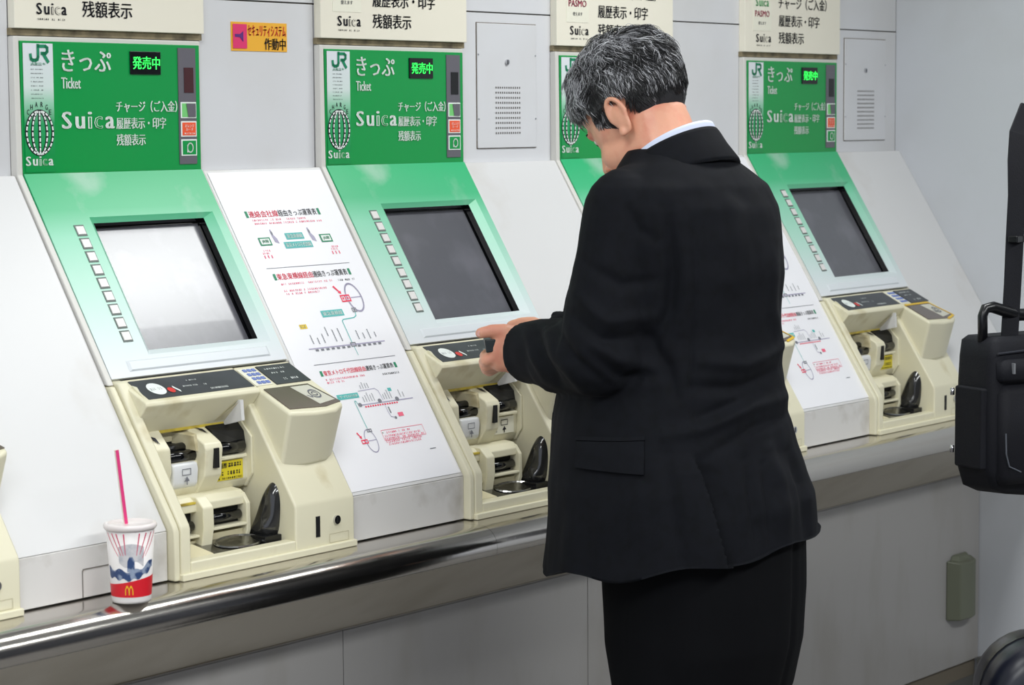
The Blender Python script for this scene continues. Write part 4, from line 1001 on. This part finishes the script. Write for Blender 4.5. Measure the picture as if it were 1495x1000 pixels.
part('logo_tag', MB().hexa([bp(.030, -.0205, 1.066), bp(.034, -.0205, 1.066), bp(.034, -.0205, 1.084), bp(.030, -.0205, 1.084)], [bp(.030, -.012, 1.066), bp(.034, -.012, 1.066), bp(.034, -.012, 1.084), bp(.030, -.012, 1.084)]), mat('grey_tag', (120, 122, 126), .5), bg)
part('piping', MB().tube([bp(.016, -.0185, .965), bp(.017, -.0190, .93), bp(.024, -.0190, .908), bp(.05, -.0190, .897)], .0014, 6), mat('grey_piping', (84, 88, 96), .6), bg)
part('handle', MB().tube([bp(.013, .04, 1.118), bp(.012, .04, 1.162), bp(.018, .04, 1.174), bp(.034, .04, 1.176), bp(.09, .04, 1.160), bp(.17, .04, 1.158), bp(.185, .04, 1.15), bp(.19, .04, 1.118)], [.0085, .0085, .009, .010, .011, .010, .009, .0085], 10), BLACK, bg, smooth=True)
def strap(pts, w_, th, nm):
    mb = MB(); 
    for i, p in enumerate(pts):
        t_ = (pts[min(i+1, len(pts)-1)]-pts[max(i-1, 0)]).normalized(); s_ = t_.cross(FV).normalized(); f_ = s_.cross(t_)
        wi = w_[i] if isinstance(w_, list) else w_
        mb.v += [tuple(p+s_*wi+f_*th), tuple(p-s_*wi+f_*th), tuple(p-s_*wi-f_*th), tuple(p+s_*wi-f_*th)]
        if i:
            a = 4*(i-1)
            for k in range(4): mb.f.append((a+k, a+(k+1) % 4, a+4+(k+1) % 4, a+4+k))
    mb.f += [(0, 1, 2, 3), tuple(4*(len(pts)-1)+k for k in (3, 2, 1, 0))]; return part(nm, mb, BAG, bg, bevel=.002)
s0_ = Vector((1.384, -.926, 1.115))
strap([s0_+Vector((a, b*.3, c_)) for a, b, c_ in ((0, 0, 0), (.004, 0, .04), (.010, 0, .10), (.016, 0, .18), (.022, 0, .25), (.030, .01, .31), (.044, .02, .355), (.09, .06, .39), (.15, .1, .38), (.20, .12, .30), (.215, .12, .15), (.21, .1, .0))],
      [.015, .015, .015, .0155, .0155, .018, .020, .022, .022, .02, .0175, .0165], .002, 'strap')
part('strap_buckle', MB().box(1.386, 1.420, -.938, -.920, 1.285, 1.297), BLACK, bg, bevel=.002)
part('buckle', MB().tube([bp(-.012, .088, 1.035), bp(-.012, .088, 1.023)], .004, 8), CHROME, bg, smooth=True)
part('buckle', MB().tube([bp(-.010, .090, .935), bp(-.010, .090, .923)], .004, 8), CHROME, bg, smooth=True)

# ------------------------------------------------------------------ dark suitcase in the near right corner
sc_ = thing('suitcase', 'dark navy rounded suitcase cut off by the bottom right corner', 'suitcase', (.95, -1.2, FZ))
SC0 = Vector((.832, -1.165, 0)); SCM = mat('navy_shell', (14, 17, 30), .32)
def sp_(u_, w_, z_): p = SC0+RV*u_+FV*w_; return Vector((p.x, p.y, z_))
rings = []
out = []
for (cu, cz_2, a0) in ((.21, .64, 0), (.09, .64, 90), (.09, .30, 180), (.21, .30, 270)):
    for k in range(9):
        a = math.radians(a0+90*k/8); out.append((cu+.09*math.cos(a), cz_2+.09*math.sin(a)))
for w_, k_ in ((-.085, .72), (-.08, .90), (-.062, .985), (-.04, 1), (.04, 1), (.062, .985), (.08, .90), (.085, .72)):
    rings.append([sp_(.15+(u_-.15)*k_, w_, .47+(z_-.47)*k_) for u_, z_ in out])
part('shell', loft(rings), SCM, sc_, smooth=True)
part('seam_band', loft([[sp_(.15+(u_-.15)*1.012, w_, .47+(z_-.47)*1.006) for u_, z_ in out] for w_ in (-.006, .006)]), BLACK, sc_, smooth=False)
for u_ in (.05, .25):
    for w_ in (-.045, .045):
        part('wheel', MB().tube([sp_(u_-.010, w_, FZ+.022), sp_(u_+.010, w_, FZ+.022)], .0215, 16), BLACK, sc_)
        part('caster', MB().tube([sp_(u_, w_, FZ+.03), sp_(u_, w_, .24)], .012, 10), BLACK, sc_)
part('grip', MB().tube([sp_(.10, 0, .728), sp_(.105, 0, .742), sp_(.15, 0, .746), sp_(.195, 0, .742), sp_(.20, 0, .728)], .008, 8), BLACK, sc_, smooth=True)
